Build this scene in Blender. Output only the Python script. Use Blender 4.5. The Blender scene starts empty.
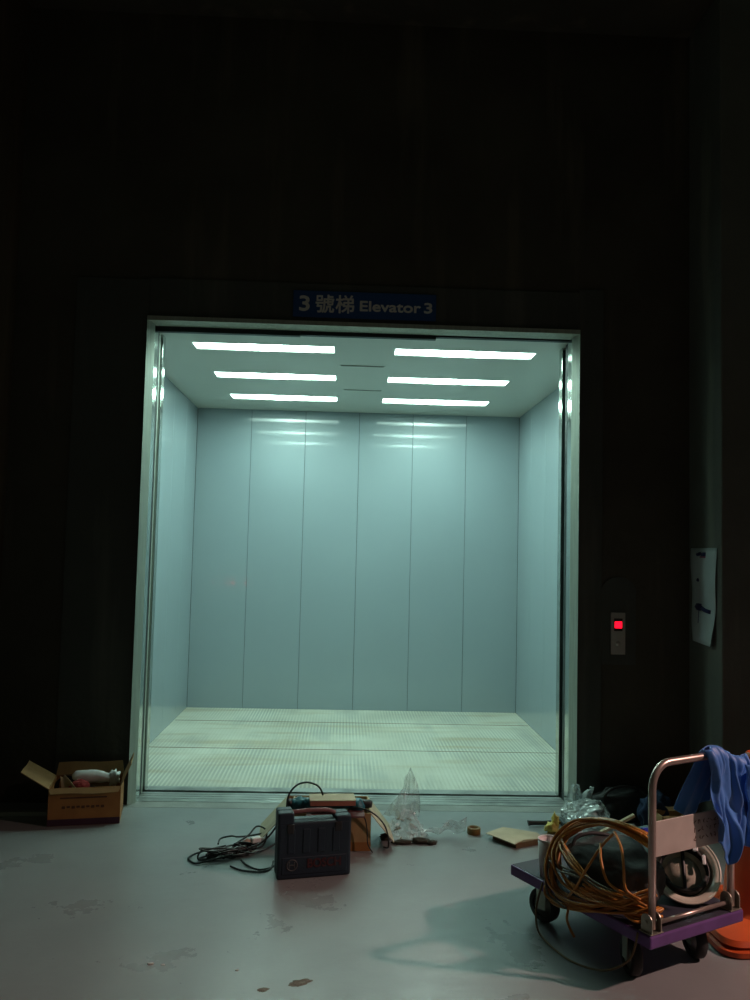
import bpy, bmesh, math, random
from mathutils import Vector, Matrix, noise, Euler

random.seed(11)
scene = bpy.context.scene
COL = scene.collection
R = math.radians

# ------------------------------------------------------------------ camera
cam_d = bpy.data.cameras.new('camera')
cam = bpy.data.objects.new('camera', cam_d)
COL.objects.link(cam)
rt = Vector((0.99904234, -0.03670447, 0.02381579))
up = Vector((-0.02607131, -0.06225001, 0.99772001))
fw = Vector((0.03513826, 0.99738544, 0.06314733))
m = Matrix((rt, up, -fw)).transposed().to_4x4()
m.translation = (0, 0, 1.5)
cam.matrix_world = m
cam_d.sensor_fit = 'HORIZONTAL'
cam_d.sensor_width = 36
cam_d.lens = 825.7 * 36 / 750
cam_d.clip_start = 0.05
scene.camera = cam

# ------------------------------------------------------------------ light
scene.view_settings.view_transform = 'Standard'
scene.view_settings.look = 'None'
scene.view_settings.exposure = 0.0
scene.view_settings.gamma = 1.0
scene.view_settings.use_curve_mapping = False

world = bpy.data.worlds.new('dim_hall')
scene.world = world
world.use_nodes = True
bg = world.node_tree.nodes['Background']
bg.inputs[0].default_value = (0.75, 0.85, 0.6, 1)
bg.inputs[1].default_value = 0.021

LAMP_POWER = 13.0                       # cabin ceiling diffusers
LAMP_COLOR = (0.66, 1.0, 0.87)

sd = bpy.data.lights.new('hall_floodlight', 'SPOT')
sd.energy = 900
sd.color = (1.0, 0.63, 0.55)
sd.spot_size = R(50)
sd.spot_blend = 0.85
sd.shadow_soft_size = 0.07
so = bpy.data.objects.new('hall_floodlight', sd)
COL.objects.link(so)
so.location = (5.2, 2.0, 3.9)
so.rotation_euler = (Vector((1.15, 2.25, 0)) - so.location).to_track_quat('-Z', 'Y').to_euler()


# ------------------------------------------------------------------ materials
def mat(name, col, rough=0.6, metal=0.0, var=0.12, scale=8.0, bump=0.0, bscale=60.0,
        col2=None, alpha=1.0, spec=0.5, emit=None, estr=0.0, coat=0.0, sheen=0.0, stretch=None):
    mt = bpy.data.materials.new(name)
    mt.use_nodes = True
    nt = mt.node_tree
    b = nt.nodes['Principled BSDF']
    tc = nt.nodes.new('ShaderNodeTexCoord')
    mp = nt.nodes.new('ShaderNodeMapping')
    if stretch:
        mp.inputs['Scale'].default_value = stretch
    nt.links.new(tc.outputs['Object'], mp.inputs[0])
    n = nt.nodes.new('ShaderNodeTexNoise')
    n.inputs['Scale'].default_value = scale
    n.inputs['Detail'].default_value = 6
    nt.links.new(mp.outputs[0], n.inputs['Vector'])
    rp = nt.nodes.new('ShaderNodeValToRGB')
    c2 = col2 if col2 else tuple(max(0, c * (1 - 2.2 * var)) for c in col)
    rp.color_ramp.elements[0].position = 0.34
    rp.color_ramp.elements[1].position = 0.66
    rp.color_ramp.elements[0].color = (*c2, 1)
    rp.color_ramp.elements[1].color = (*col, 1)
    nt.links.new(n.outputs['Fac'], rp.inputs[0])
    nt.links.new(rp.outputs[0], b.inputs['Base Color'])
    b.inputs['Roughness'].default_value = rough
    b.inputs['Metallic'].default_value = metal
    b.inputs['Specular IOR Level'].default_value = spec
    b.inputs['Alpha'].default_value = alpha
    b.inputs['Coat Weight'].default_value = coat
    b.inputs['Sheen Weight'].default_value = sheen
    if emit:
        b.inputs['Emission Color'].default_value = (*emit, 1)
        b.inputs['Emission Strength'].default_value = estr
    if bump > 0:
        n2 = nt.nodes.new('ShaderNodeTexNoise')
        n2.inputs['Scale'].default_value = bscale
        n2.inputs['Detail'].default_value = 4
        nt.links.new(mp.outputs[0], n2.inputs['Vector'])
        bp = nt.nodes.new('ShaderNodeBump')
        bp.inputs['Strength'].default_value = bump
        bp.inputs['Distance'].default_value = 0.01
        nt.links.new(n2.outputs['Fac'], bp.inputs['Height'])
        nt.links.new(bp.outputs[0], b.inputs['Normal'])
    return mt


def concrete_wall(name, c1, c2):
    """dark rough concrete with drips running down"""
    mt = mat(name, c1, rough=0.9, col2=c2, scale=1.3, bump=0.4, bscale=22, spec=0.2)
    nt = mt.node_tree
    b = nt.nodes['Principled BSDF']
    base = b.inputs['Base Color'].links[0].from_socket
    tc = nt.nodes.new('ShaderNodeTexCoord')
    mp = nt.nodes.new('ShaderNodeMapping')
    mp.inputs['Scale'].default_value = (3.5, 3.5, 0.35)
    n = nt.nodes.new('ShaderNodeTexNoise')
    n.inputs['Scale'].default_value = 1.6
    n.inputs['Detail'].default_value = 7
    rp = nt.nodes.new('ShaderNodeValToRGB')
    rp.color_ramp.elements[0].position = 0.56
    rp.color_ramp.elements[0].color = (0, 0, 0, 1)
    rp.color_ramp.elements[1].position = 0.76
    rp.color_ramp.elements[1].color = (0.75, 0.75, 0.75, 1)
    mx = nt.nodes.new('ShaderNodeMix')
    mx.data_type = 'RGBA'
    nt.links.new(tc.outputs['Object'], mp.inputs[0])
    nt.links.new(mp.outputs[0], n.inputs['Vector'])
    nt.links.new(n.outputs['Fac'], rp.inputs[0])
    nt.links.new(rp.outputs[0], mx.inputs[0])
    nt.links.new(base, mx.inputs[6])
    mx.inputs[7].default_value = (c1[0] * 1.7, c1[1] * 1.6, c1[2] * 1.5, 1)
    nt.links.new(mx.outputs[2], b.inputs['Base Color'])
    return mt


def floor_material():
    mt = bpy.data.materials.new('painted_concrete_floor')
    mt.use_nodes = True
    nt = mt.node_tree
    b = nt.nodes['Principled BSDF']
    b.inputs['Specular IOR Level'].default_value = 0.65
    tc = nt.nodes.new('ShaderNodeTexCoord')
    L = nt.links.new

    def ns(scale, detail=6, rough=0.55):
        n = nt.nodes.new('ShaderNodeTexNoise')
        n.inputs['Scale'].default_value = scale
        n.inputs['Detail'].default_value = detail
        n.inputs['Roughness'].default_value = rough
        L(tc.outputs['Object'], n.inputs['Vector'])
        return n

    def ramp(src, p0, c0, p1, c1):
        r = nt.nodes.new('ShaderNodeValToRGB')
        r.color_ramp.elements[0].position = p0
        r.color_ramp.elements[0].color = c0
        r.color_ramp.elements[1].position = p1
        r.color_ramp.elements[1].color = c1
        L(src, r.inputs[0])
        return r
    base = ramp(ns(0.9).outputs['Fac'], 0.3, (0.185, 0.198, 0.200, 1), 0.7, (0.265, 0.280, 0.282, 1))
    spots = ramp(ns(7.5, 8, 0.7).outputs['Fac'], 0.60, (0, 0, 0, 1), 0.86, (0.5, 0.5, 0.5, 1))
    mx = nt.nodes.new('ShaderNodeMix')
    mx.data_type = 'RGBA'
    L(spots.outputs[0], mx.inputs[0])
    L(base.outputs[0], mx.inputs[6])
    mx.inputs[7].default_value = (0.13, 0.115, 0.095, 1)
    L(mx.outputs[2], b.inputs['Base Color'])
    rr = ramp(ns(2.3, 8, 0.65).outputs['Fac'], 0.3, (0.24, 0.24, 0.24, 1), 0.7, (0.40, 0.40, 0.40, 1))
    L(rr.outputs[0], b.inputs['Roughness'])
    bp = nt.nodes.new('ShaderNodeBump')
    bp.inputs['Strength'].default_value = 0.12
    bp.inputs['Distance'].default_value = 0.01
    L(ns(14, 5).outputs['Fac'], bp.inputs['Height'])
    L(bp.outputs[0], b.inputs['Normal'])
    return mt


def cabin_floor_material():
    """whitish dusty plate with fine ribs running to the back, brown tracks"""
    mt = bpy.data.materials.new('ribbed_cabin_plate')
    mt.use_nodes = True
    nt = mt.node_tree
    b = nt.nodes['Principled BSDF']
    L = nt.links.new
    tc = nt.nodes.new('ShaderNodeTexCoord')
    w = nt.nodes.new('ShaderNodeTexWave')
    w.wave_type = 'BANDS'
    w.bands_direction = 'X'
    w.inputs['Scale'].default_value = 2 * math.pi / 0.027 / 20.0
    w.inputs['Distortion'].default_value = 0.0
    L(tc.outputs['Object'], w.inputs['Vector'])

    def ns(scale, st=(1, 1, 1), detail=6):
        mp = nt.nodes.new('ShaderNodeMapping')
        mp.inputs['Scale'].default_value = st
        L(tc.outputs['Object'], mp.inputs[0])
        n = nt.nodes.new('ShaderNodeTexNoise')
        n.inputs['Scale'].default_value = scale
        n.inputs['Detail'].default_value = detail
        L(mp.outputs[0], n.inputs['Vector'])
        return n

    def ramp(src, p0, c0, p1, c1):
        r = nt.nodes.new('ShaderNodeValToRGB')
        r.color_ramp.elements[0].position = p0
        r.color_ramp.elements[0].color = (*c0, 1)
        r.color_ramp.elements[1].position = p1
        r.color_ramp.elements[1].color = (*c1, 1)
        L(src, r.inputs[0])
        return r

    def mix(f, a, bb, mode='MIX'):
        x = nt.nodes.new('ShaderNodeMix')
        x.data_type = 'RGBA'
        x.blend_type = mode
        if hasattr(f, 'name'):
            L(f, x.inputs[0])
        else:
            x.inputs[0].default_value = f
        L(a, x.inputs[6])
        if isinstance(bb, tuple):
            x.inputs[7].default_value = bb
        else:
            L(bb, x.inputs[7])
        return x.outputs[2]
    base = ramp(ns(1.6).outputs['Fac'], 0.3, (0.44, 0.43, 0.36), 0.7, (0.60, 0.60, 0.52))
    ribs = ramp(w.outputs['Fac'], 0.35, (0.66, 0.71, 0.74), 0.75, (1.08, 1.08, 1.08))
    amt = ramp(ns(1.1, (1, 0.6, 1)).outputs['Fac'], 0.42, (0.05, 0.05, 0.05), 0.58, (0.9, 0.9, 0.9))
    c = mix(amt.outputs[0], base.outputs[0], ribs.outputs[0], 'MULTIPLY')
    tracks = ramp(ns(1.2, (0.7, 4.0, 1)).outputs['Fac'], 0.52, (0, 0, 0), 0.66, (0.5, 0.5, 0.5))
    c = mix(tracks.outputs[0], c, (0.34, 0.25, 0.12, 1))
    tr2 = ramp(ns(0.9, (4.0, 1.1, 1)).outputs['Fac'], 0.54, (0, 0, 0), 0.68, (0.5, 0.5, 0.5))
    c = mix(tr2.outputs[0], c, (0.30, 0.32, 0.30, 1))
    L(c, b.inputs['Base Color'])
    b.inputs['Roughness'].default_value = 0.55
    bp = nt.nodes.new('ShaderNodeBump')
    bp.inputs['Strength'].default_value = 0.5
    bp.inputs['Distance'].default_value = 0.004
    L(w.outputs['Fac'], bp.inputs['Height'])
    L(bp.outputs[0], b.inputs['Normal'])
    return mt


M = {}
M['wall'] = concrete_wall('dark_concrete', (0.085, 0.080, 0.062), (0.055, 0.050, 0.040))
M['mortar'] = concrete_wall('grey_mortar', (0.085, 0.092, 0.082), (0.065, 0.070, 0.062))
M['column'] = concrete_wall('column_concrete', (0.15, 0.16, 0.14), (0.11, 0.115, 0.10))
M['column_brown'] = concrete_wall('brown_column_concrete', (0.085, 0.065, 0.045), (0.06, 0.045, 0.03))
M['floor'] = floor_material()
M['apron'] = mat('sill_concrete', (0.26, 0.27, 0.25), rough=0.6, var=0.15, scale=5, bump=0.2)
M['cabin_floor'] = cabin_floor_material()
M['cabin_wall'] = mat('grey_blue_painted_steel', (0.275, 0.345, 0.38), rough=0.42, var=0.03, scale=0.8, spec=0.8, coat=0.7)
M['cabin_wall'].node_tree.nodes['Principled BSDF'].inputs['Coat Roughness'].default_value = 0.055
M['cabin_ceiling'] = mat('cabin_ceiling_paint', (0.60, 0.62, 0.56), rough=0.35, var=0.02, scale=1)
M['vent_slot'] = mat('vent_slot', (0.16, 0.18, 0.17), rough=0.7)
M['seam'] = mat('seam_shadow_gap', (0.07, 0.08, 0.085), rough=0.7)
M['steel'] = mat('brushed_stainless', (0.50, 0.53, 0.50), rough=0.15, metal=1.0, var=0.06, scale=3, stretch=(30, 30, 1))
M['steel_dull'] = mat('dull_stainless', (0.46, 0.50, 0.44), rough=0.5, metal=0.5, var=0.08, scale=4, stretch=(20, 20, 1))
M['dark_steel'] = mat('dark_steel', (0.03, 0.04, 0.042), rough=0.5, metal=0.3)
M['sill'] = mat('sill_aluminium', (0.42, 0.44, 0.42), rough=0.4, metal=0.6, var=0.2, scale=6)
M['lamp'] = mat('lamp_diffuser', (0.9, 0.9, 0.9), rough=0.5, var=0.0, emit=LAMP_COLOR, estr=LAMP_POWER)
M['lamp_frame'] = mat('lamp_trim', (0.5, 0.52, 0.5), rough=0.4)
M['red_led'] = mat('red_led', (0.4, 0.0, 0.01), emit=(1.0, 0.004, 0.02), estr=2.5, var=0)
M['red_indicator'] = mat('red_indicator', (0.4, 0.0, 0.01), emit=(1.0, 0.03, 0.04), estr=22, var=0)
M['sign_blue'] = mat('blue_sign', (0.015, 0.075, 0.25), rough=0.5, var=0.05, scale=3)
M['sign_white'] = mat('sign_lettering', (0.75, 0.75, 0.72), rough=0.5, var=0.03)
M['paper'] = mat('paper', (0.48, 0.56, 0.57), rough=0.8, var=0.05, scale=6)
M['ink'] = mat('ink_dark', (0.02, 0.03, 0.12), rough=0.7)
M['ink_pink'] = mat('ink_pink', (0.35, 0.10, 0.18), rough=0.7)
M['plate'] = mat('button_plate', (0.45, 0.46, 0.42), rough=0.35, metal=0.4, var=0.04)
M['black'] = mat('black_plastic', (0.012, 0.012, 0.013), rough=0.45)
M['rubber'] = mat('black_rubber', (0.018, 0.018, 0.017), rough=0.7)
M['navy'] = mat('navy_case_plastic', (0.006, 0.016, 0.029), rough=0.5, var=0.06, bump=0.1, bscale=120)
M['logo_red'] = mat('case_red_lettering', (0.060, 0.008, 0.010), rough=0.5)
M['logo_grey'] = mat('case_grey_emblem', (0.07, 0.072, 0.075), rough=0.5)
M['card'] = mat('cardboard', (0.42, 0.27, 0.12), rough=0.85, var=0.1, scale=10)
M['card_orange'] = mat('orange_brown_cardboard', (0.34, 0.155, 0.045), rough=0.85, var=0.1, scale=10)
M['card_light'] = mat('light_cardboard', (0.50, 0.42, 0.29), rough=0.85, var=0.08, scale=10)
M['card_dark'] = mat('dark_cardboard', (0.15, 0.10, 0.05), rough=0.9, var=0.1)
M['purple_print'] = mat('dark_purple_print', (0.055, 0.022, 0.045), rough=0.8)
M['brown_print'] = mat('brown_print', (0.11, 0.045, 0.02), rough=0.8)
M['kraft'] = mat('kraft_paper', (0.52, 0.42, 0.27), rough=0.85, var=0.08)
M['teal'] = mat('teal_tool_plastic', (0.02, 0.16, 0.20), rough=0.45)
M['maroon'] = mat('maroon_board', (0.17, 0.07, 0.07), rough=0.6)
M['tan_red'] = mat('reddish_carton_edge', (0.38, 0.15, 0.10), rough=0.8)
M['white_plastic'] = mat('white_plastic', (0.72, 0.72, 0.70), rough=0.45, var=0.06, scale=14)
M['red_cloth'] = mat('red_cloth', (0.36, 0.05, 0.05), rough=0.9, bump=0.4)
M['yellow'] = mat('yellow_plastic', (0.72, 0.58, 0.12), rough=0.5)
M['amber'] = mat('amber_plastic', (0.24, 0.13, 0.025), rough=0.5)
M['wood'] = mat('pale_wood', (0.55, 0.46, 0.30), rough=0.7, scale=6, stretch=(1, 8, 8))
M['purple'] = mat('purple_trolley_paint', (0.13, 0.05, 0.22), rough=0.45, var=0.12, scale=9)
M['purple_top'] = mat('trolley_top_vinyl', (0.035, 0.035, 0.055), rough=0.55, var=0.12, scale=12)
M['tube'] = mat('worn_steel_tube', (0.58, 0.47, 0.42), rough=0.33, metal=0.75, var=0.15, scale=12)
M['handle_plate'] = mat('handle_sign_plate', (0.60, 0.53, 0.48), rough=0.42, metal=0.25, var=0.08, scale=10)
M['zinc'] = mat('zinc_bracket', (0.45, 0.43, 0.36), rough=0.4, metal=0.8, var=0.12)
M['hub'] = mat('wheel_hub', (0.30, 0.30, 0.28), rough=0.45, metal=0.5)
M['bag_grey'] = mat('dark_grey_bag', (0.045, 0.05, 0.048), rough=0.75, var=0.15, bump=0.6, bscale=18)
M['bag_black'] = mat('black_bag_fabric', (0.016, 0.017, 0.017), rough=0.7, bump=0.4, bscale=20)
M['navy_cloth'] = mat('dark_blue_cloth', (0.012, 0.035, 0.09), rough=0.85, bump=0.4, bscale=20)
M['cord_orange'] = mat('orange_brown_hose', (0.60, 0.23, 0.035), rough=0.40, var=0.2, scale=5)
M['cord_pale'] = mat('pale_grey_cord', (0.17, 0.14, 0.09), rough=0.5, var=0.2, scale=5)
M['cord_black'] = mat('black_power_cord', (0.010, 0.013, 0.013), rough=0.5)
M['helmet'] = mat('white_helmet_shell', (0.66, 0.62, 0.52), rough=0.3, var=0.05)
M['helmet_in'] = mat('helmet_inner_foam', (0.42, 0.38, 0.30), rough=0.8)
M['teal_cloth'] = mat('teal_cloth', (0.10, 0.27, 0.27), rough=0.85, bump=0.3, bscale=14)
M['blue_plastic'] = mat('bright_blue_plastic', (0.02, 0.03, 0.42), rough=0.4)
M['cloth'] = mat('blue_raincoat_fabric', (0.055, 0.21, 0.62), rough=0.5, var=0.1, scale=7, sheen=0.2, bump=0.2, bscale=30)
M['cone'] = mat('orange_cone_plastic', (0.58, 0.085, 0.016), rough=0.42, var=0.08)
M['cup'] = mat('white_cup', (0.66, 0.60, 0.60), rough=0.5, var=0.1, scale=16)
M['rubble'] = mat('dark_debris', (0.055, 0.05, 0.035), rough=0.9)
M['metal_bits'] = mat('metal_scrap', (0.5, 0.5, 0.45), rough=0.3, metal=0.8)
M['stain'] = mat('dry_mud', (0.17, 0.15, 0.12), rough=0.9, bump=0.6)


def clear_plastic(name, alpha, tint):
    mt = bpy.data.materials.new(name)
    mt.use_nodes = True
    nt = mt.node_tree
    b = nt.nodes['Principled BSDF']
    b.inputs['Base Color'].default_value = (*tint, 1)
    b.inputs['Roughness'].default_value = 0.14
    b.inputs['Specular IOR Level'].default_value = 0.9
    tc = nt.nodes.new('ShaderNodeTexCoord')
    n = nt.nodes.new('ShaderNodeTexNoise')
    n.inputs['Scale'].default_value = 16
    nt.links.new(tc.outputs['Object'], n.inputs['Vector'])
    mr = nt.nodes.new('ShaderNodeMapRange')
    mr.inputs['From Min'].default_value = 0.3
    mr.inputs['From Max'].default_value = 0.75
    mr.inputs['To Min'].default_value = alpha * 0.4
    mr.inputs['To Max'].default_value = alpha * 1.8
    nt.links.new(n.outputs['Fac'], mr.inputs['Value'])
    nt.links.new(mr.outputs[0], b.inputs['Alpha'])
    return mt


M['clear'] = clear_plastic('clear_plastic_film', 0.26, (0.85, 0.88, 0.88))
M['bag_clear'] = clear_plastic('translucent_carrier_bag', 0.42, (0.62, 0.70, 0.70))


def hot_lamp():
    nt = M['lamp'].node_tree
    L = nt.links.new
    b = nt.nodes['Principled BSDF']
    tc = nt.nodes.new('ShaderNodeTexCoord')
    sp = nt.nodes.new('ShaderNodeSeparateXYZ')
    L(tc.outputs['Object'], sp.inputs[0])

    def mth(op, a, c):
        n = nt.nodes.new('ShaderNodeMath')
        n.operation = op
        for i, q in enumerate((a, c)):
            if isinstance(q, (int, float)):
                n.inputs[i].default_value = q
            else:
                L(q, n.inputs[i])
        return n.outputs[0]
    x = mth('DIVIDE', sp.outputs[0], 0.20)
    g = mth('POWER', 2.718, mth('MULTIPLY', mth('MULTIPLY', x, x), -1.0))
    L(mth('ADD', mth('MULTIPLY', g, 3.1 * LAMP_POWER), 0.75 * LAMP_POWER), b.inputs['Emission Strength'])


hot_lamp()


# ------------------------------------------------------------------ mesh helpers
def ob(name, bm, mats, parent=None, loc=None, rz=None, smooth=False, autos=False):
    me = bpy.data.meshes.new(name)
    bmesh.ops.recalc_face_normals(bm, faces=bm.faces)
    bm.to_mesh(me)
    bm.free()
    for x in (mats if isinstance(mats, (list, tuple)) else [mats]):
        me.materials.append(M[x])
    if smooth:
        for p in me.polygons:
            p.use_smooth = True
    if autos:
        me.set_sharp_from_angle(angle=R(35))
    o = bpy.data.objects.new(name, me)
    COL.objects.link(o)
    if parent:
        o.parent = parent
    if loc:
        o.location = loc
    if rz is not None:
        o.rotation_euler = (0, 0, rz)
    return o


def tag(o, label=None, cat=None, group=None, kind=None):
    if label:
        o['label'] = label
    if cat:
        o['category'] = cat
    if group:
        o['group'] = group
    if kind:
        o['kind'] = kind
    return o


def thing(name, label, cat, loc=(0, 0, 0), rz=0.0, group=None):
    o = bpy.data.objects.new(name, None)
    COL.objects.link(o)
    o.location = loc
    o.rotation_euler = (0, 0, rz)
    o.empty_display_size = 0.1
    return tag(o, label, cat, group)


def box(bm, x0, x1, y0, y1, z0, z1, bev=0.0, mi=0, mtx=None, seg=2):
    vs = [bm.verts.new((x, y, z)) for x in (x0, x1) for y in (y0, y1) for z in (z0, z1)]
    idx = [(0, 1, 3, 2), (4, 6, 7, 5), (0, 4, 5, 1), (2, 3, 7, 6), (0, 2, 6, 4), (1, 5, 7, 3)]
    fs = [bm.faces.new([vs[i] for i in f]) for f in idx]
    for f in fs:
        f.material_index = mi
    allv = list(vs)
    if bev > 0:
        es = list({e for f in fs for e in f.edges})
        r = bmesh.ops.bevel(bm, geom=es, offset=bev, segments=seg, affect='EDGES', profile=0.5)
        allv = list({v for v in r['verts']} | {v for v in vs if v.is_valid})
        for f in r['faces']:
            f.material_index = mi
    if mtx is not None:
        bmesh.ops.transform(bm, matrix=mtx, verts=[v for v in allv if v.is_valid])
    return allv


def catmull(pts, n=8, closed=False):
    P = [Vector(p) for p in pts]
    out = []
    N = len(P)
    rng = N if closed else N - 1
    for i in range(rng):
        if closed:
            a, b, c, d = P[(i - 1) % N], P[i], P[(i + 1) % N], P[(i + 2) % N]
        else:
            a, b, c, d = P[max(i - 1, 0)], P[i], P[i + 1], P[min(i + 2, N - 1)]
        for k in range(n):
            t = k / n
            out.append(0.5 * ((2 * b) + (-a + c) * t + (2 * a - 5 * b + 4 * c - d) * t * t + (-a + 3 * b - 3 * c + d) * t ** 3))
    if not closed:
        out.append(P[-1])
    return out


def tube(bm, pts, r, seg=8, closed=False, mi=0):
    P = [Vector(p) for p in pts]
    n = len(P)
    rings = []
    prev = None
    for i, p in enumerate(P):
        if closed:
            t = (P[(i + 1) % n] - P[i - 1])
        else:
            t = (P[min(i + 1, n - 1)] - P[max(i - 1, 0)])
        if t.length < 1e-9:
            t = Vector((0, 0, 1))
        t.normalize()
        if prev is None:
            a = Vector((0, 0, 1)) if abs(t.z) < 0.9 else Vector((1, 0, 0))
            x = t.cross(a).normalized()
        else:
            x = (prev - t * prev.dot(t))
            x = x.normalized() if x.length > 1e-6 else t.orthogonal().normalized()
        prev = x
        y = t.cross(x)
        rr = r(i / max(n - 1, 1)) if callable(r) else r
        rings.append([bm.verts.new(p + (x * math.cos(2 * math.pi * k / seg) + y * math.sin(2 * math.pi * k / seg)) * rr) for k in range(seg)])
    for i in range(n if closed else n - 1):
        A, B = rings[i], rings[(i + 1) % n]
        for k in range(seg):
            f = bm.faces.new((A[k], A[(k + 1) % seg], B[(k + 1) % seg], B[k]))
            f.smooth = True
            f.material_index = mi
    if not closed:
        for rg in (rings[0], rings[-1]):
            f = bm.faces.new(rg)
            f.material_index = mi


def lathe(bm, prof, seg=32, mtx=None, mi=0, a0=0, a1=2 * math.pi):
    full = abs(a1 - a0 - 2 * math.pi) < 1e-6
    n = seg if full else seg + 1
    rings = []
    new = []
    for (r, z) in prof:
        if r < 1e-6:
            v = bm.verts.new((0, 0, z))
            new.append(v)
            rings.append([v])
        else:
            rg = [bm.verts.new((r * math.cos(a0 + (a1 - a0) * k / seg), r * math.sin(a0 + (a1 - a0) * k / seg), z)) for k in range(n)]
            new += rg
            rings.append(rg)
    for i in range(len(rings) - 1):
        A, B = rings[i], rings[i + 1]
        for k in range(seg):
            k2 = (k + 1) % n
            if len(A) == 1 and len(B) == 1:
                continue
            if len(A) == 1:
                f = bm.faces.new((A[0], B[k], B[k2]))
            elif len(B) == 1:
                f = bm.faces.new((A[k], A[k2], B[0]))
            else:
                f = bm.faces.new((A[k], A[k2], B[k2], B[k]))
            f.smooth = True
            f.material_index = mi
    if mtx is not None:
        bmesh.ops.transform(bm, matrix=mtx, verts=new)
    return new


def prism(bm, poly, z0, z1, mi=0, mtx=None):
    A = [bm.verts.new((x, y, z0)) for x, y in poly]
    B = [bm.verts.new((x, y, z1)) for x, y in poly]
    fs = [bm.faces.new(A[::-1]), bm.faces.new(B)]
    n = len(poly)
    for k in range(n):
        fs.append(bm.faces.new((A[k], A[(k + 1) % n], B[(k + 1) % n], B[k])))
    for f in fs:
        f.material_index = mi
    if mtx is not None:
        bmesh.ops.transform(bm, matrix=mtx, verts=A + B)


def lump(bm, c, size, amp=0.15, freq=3.0, sub=4, seed=0.0, flat=True, power=1.0, ridge=0.0, mi=0):
    """crumpled rounded volume sitting with its bottom at c.z"""
    r = bmesh.ops.create_icosphere(bm, subdivisions=sub, radius=1.0)
    for v in r['verts']:
        d = v.co.normalized()
        # superellipse for boxier shapes
        q = Vector([math.copysign(abs(k) ** power, k) for k in d])
        nn = noise.noise(d * freq + Vector((seed, seed * 1.7, -seed)))
        rr = ridge * abs(noise.noise(d * freq * 2.3 + Vector((-seed, 3.1, seed))))
        q = q * (1 + amp * nn * 2 - rr)
        if flat and q.z < -0.8:
            q.z = -0.8
        v.co = Vector((c[0] + q.x * size[0] / 2, c[1] + q.y * size[1] / 2, c[2] + (q.z + 0.8) / 1.8 * size[2]))
    for f in bm.faces:
        f.smooth = True
        f.material_index = mi
    if flat:
        zmin = min(v.co.z for v in r['verts'])
        for v in r['verts']:
            v.co.z += c[2] - zmin


def quadsheet(bm, fn, nu, nv, thick=0.0, mi=0):
    """grid fn(u,v)->Vector with real thickness"""
    g = [[fn(i / nu, j / nv) for j in range(nv + 1)] for i in range(nu + 1)]
    V = [[bm.verts.new(g[i][j]) for j in range(nv + 1)] for i in range(nu + 1)]
    fs = []
    for i in range(nu):
        for j in range(nv):
            f = bm.faces.new((V[i][j], V[i + 1][j], V[i + 1][j + 1], V[i][j + 1]))
            f.smooth = True
            f.material_index = mi
            fs.append(f)
    if thick > 0:
        bmesh.ops.recalc_face_normals(bm, faces=fs)
        bmesh.ops.solidify(bm, geom=fs, thickness=thick)
        for f in bm.faces:
            f.smooth = True


def text_mesh(name, body, size, mats, parent, loc, rot, extrude=0.001, offset=0.0, sx=1.0, align='LEFT', target_w=None):
    cu = bpy.data.curves.new('lettering', 'FONT')
    cu.body = body
    cu.size = size
    cu.extrude = extrude
    cu.align_x = align
    cu.align_y = 'BOTTOM_BASELINE'
    tmp = bpy.data.objects.new('tmp', cu)
    COL.objects.link(tmp)
    dg = bpy.context.evaluated_depsgraph_get()
    dg.update()
    me = bpy.data.meshes.new_from_object(tmp.evaluated_get(dg))
    bpy.data.objects.remove(tmp)
    xs = [v.co.x for v in me.vertices]
    w = max(xs) - min(xs)
    k = sx if target_w is None else target_w / w
    x0 = min(xs)
    for v in me.vertices:
        v.co.x = (v.co.x - x0) * k
    if offset > 0:              # thicken the strokes evenly
        b2 = bmesh.new()
        for q in range(8):
            n0 = len(b2.verts)
            b2.from_mesh(me)
            b2.verts.ensure_lookup_table()
            for v in list(b2.verts)[n0:]:
                v.co.x += offset * math.cos(q * math.pi / 4)
                v.co.y += offset * math.sin(q * math.pi / 4)
                v.co.z += 0.00004 * q
        b2.to_mesh(me)
        b2.free()
    me.materials.clear()
    me.materials.append(M[mats])
    o = bpy.data.objects.new(name, me)
    COL.objects.link(o)
    o.parent = parent
    o.location = loc
    o.rotation_euler = rot
    return o


def struct(name, bm, mats, label=None, **k):
    o = ob(name, bm, mats, **k)
    o['kind'] = 'structure'
    if label:
        o['label'] = label
    return o


# ================================================================== SETTING
WY = 4.97                              # face of the landing wall
XL, XR = -1.224, 1.410                 # outer sides of the door frame
HT = 2.89
BY = 7.953                             # back of the cabin
CL, CR, CZ = -1.449, 1.6745, 2.85
FY = 5.262                             # front edge of the cabin floor

bm = bmesh.new()
box(bm, -5.0, 6.5, -2.5, 4.91, -0.10, 0.0)
box(bm, -5.0, XL - 0.02, 4.91, 5.10, -0.10, 0.0)
box(bm, XR + 0.02, 6.5, 4.91, 5.10, -0.10, 0.0)
struct('floor', bm, 'floor', 'grey painted concrete floor of the hall')

bm = bmesh.new()
box(bm, XL - 0.02, XR + 0.02, 4.91, 5.02, -0.10, 0.001, mi=0)
struct('trim_1', bm, 'apron', 'paler concrete strip in front of the lift sill')

bm = bmesh.new()
box(bm, -5.0, XL + 0.01, WY, 5.10, 0, 6.2)
box(bm, XR - 0.01, 6.5, WY, 5.10, 0, 6.2)
box(bm, XL + 0.01, XR - 0.01, WY, 5.10, HT - 0.01, 6.2)
struct('wall_front', bm, 'wall', 'dark concrete wall around the lift entrance')

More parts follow.
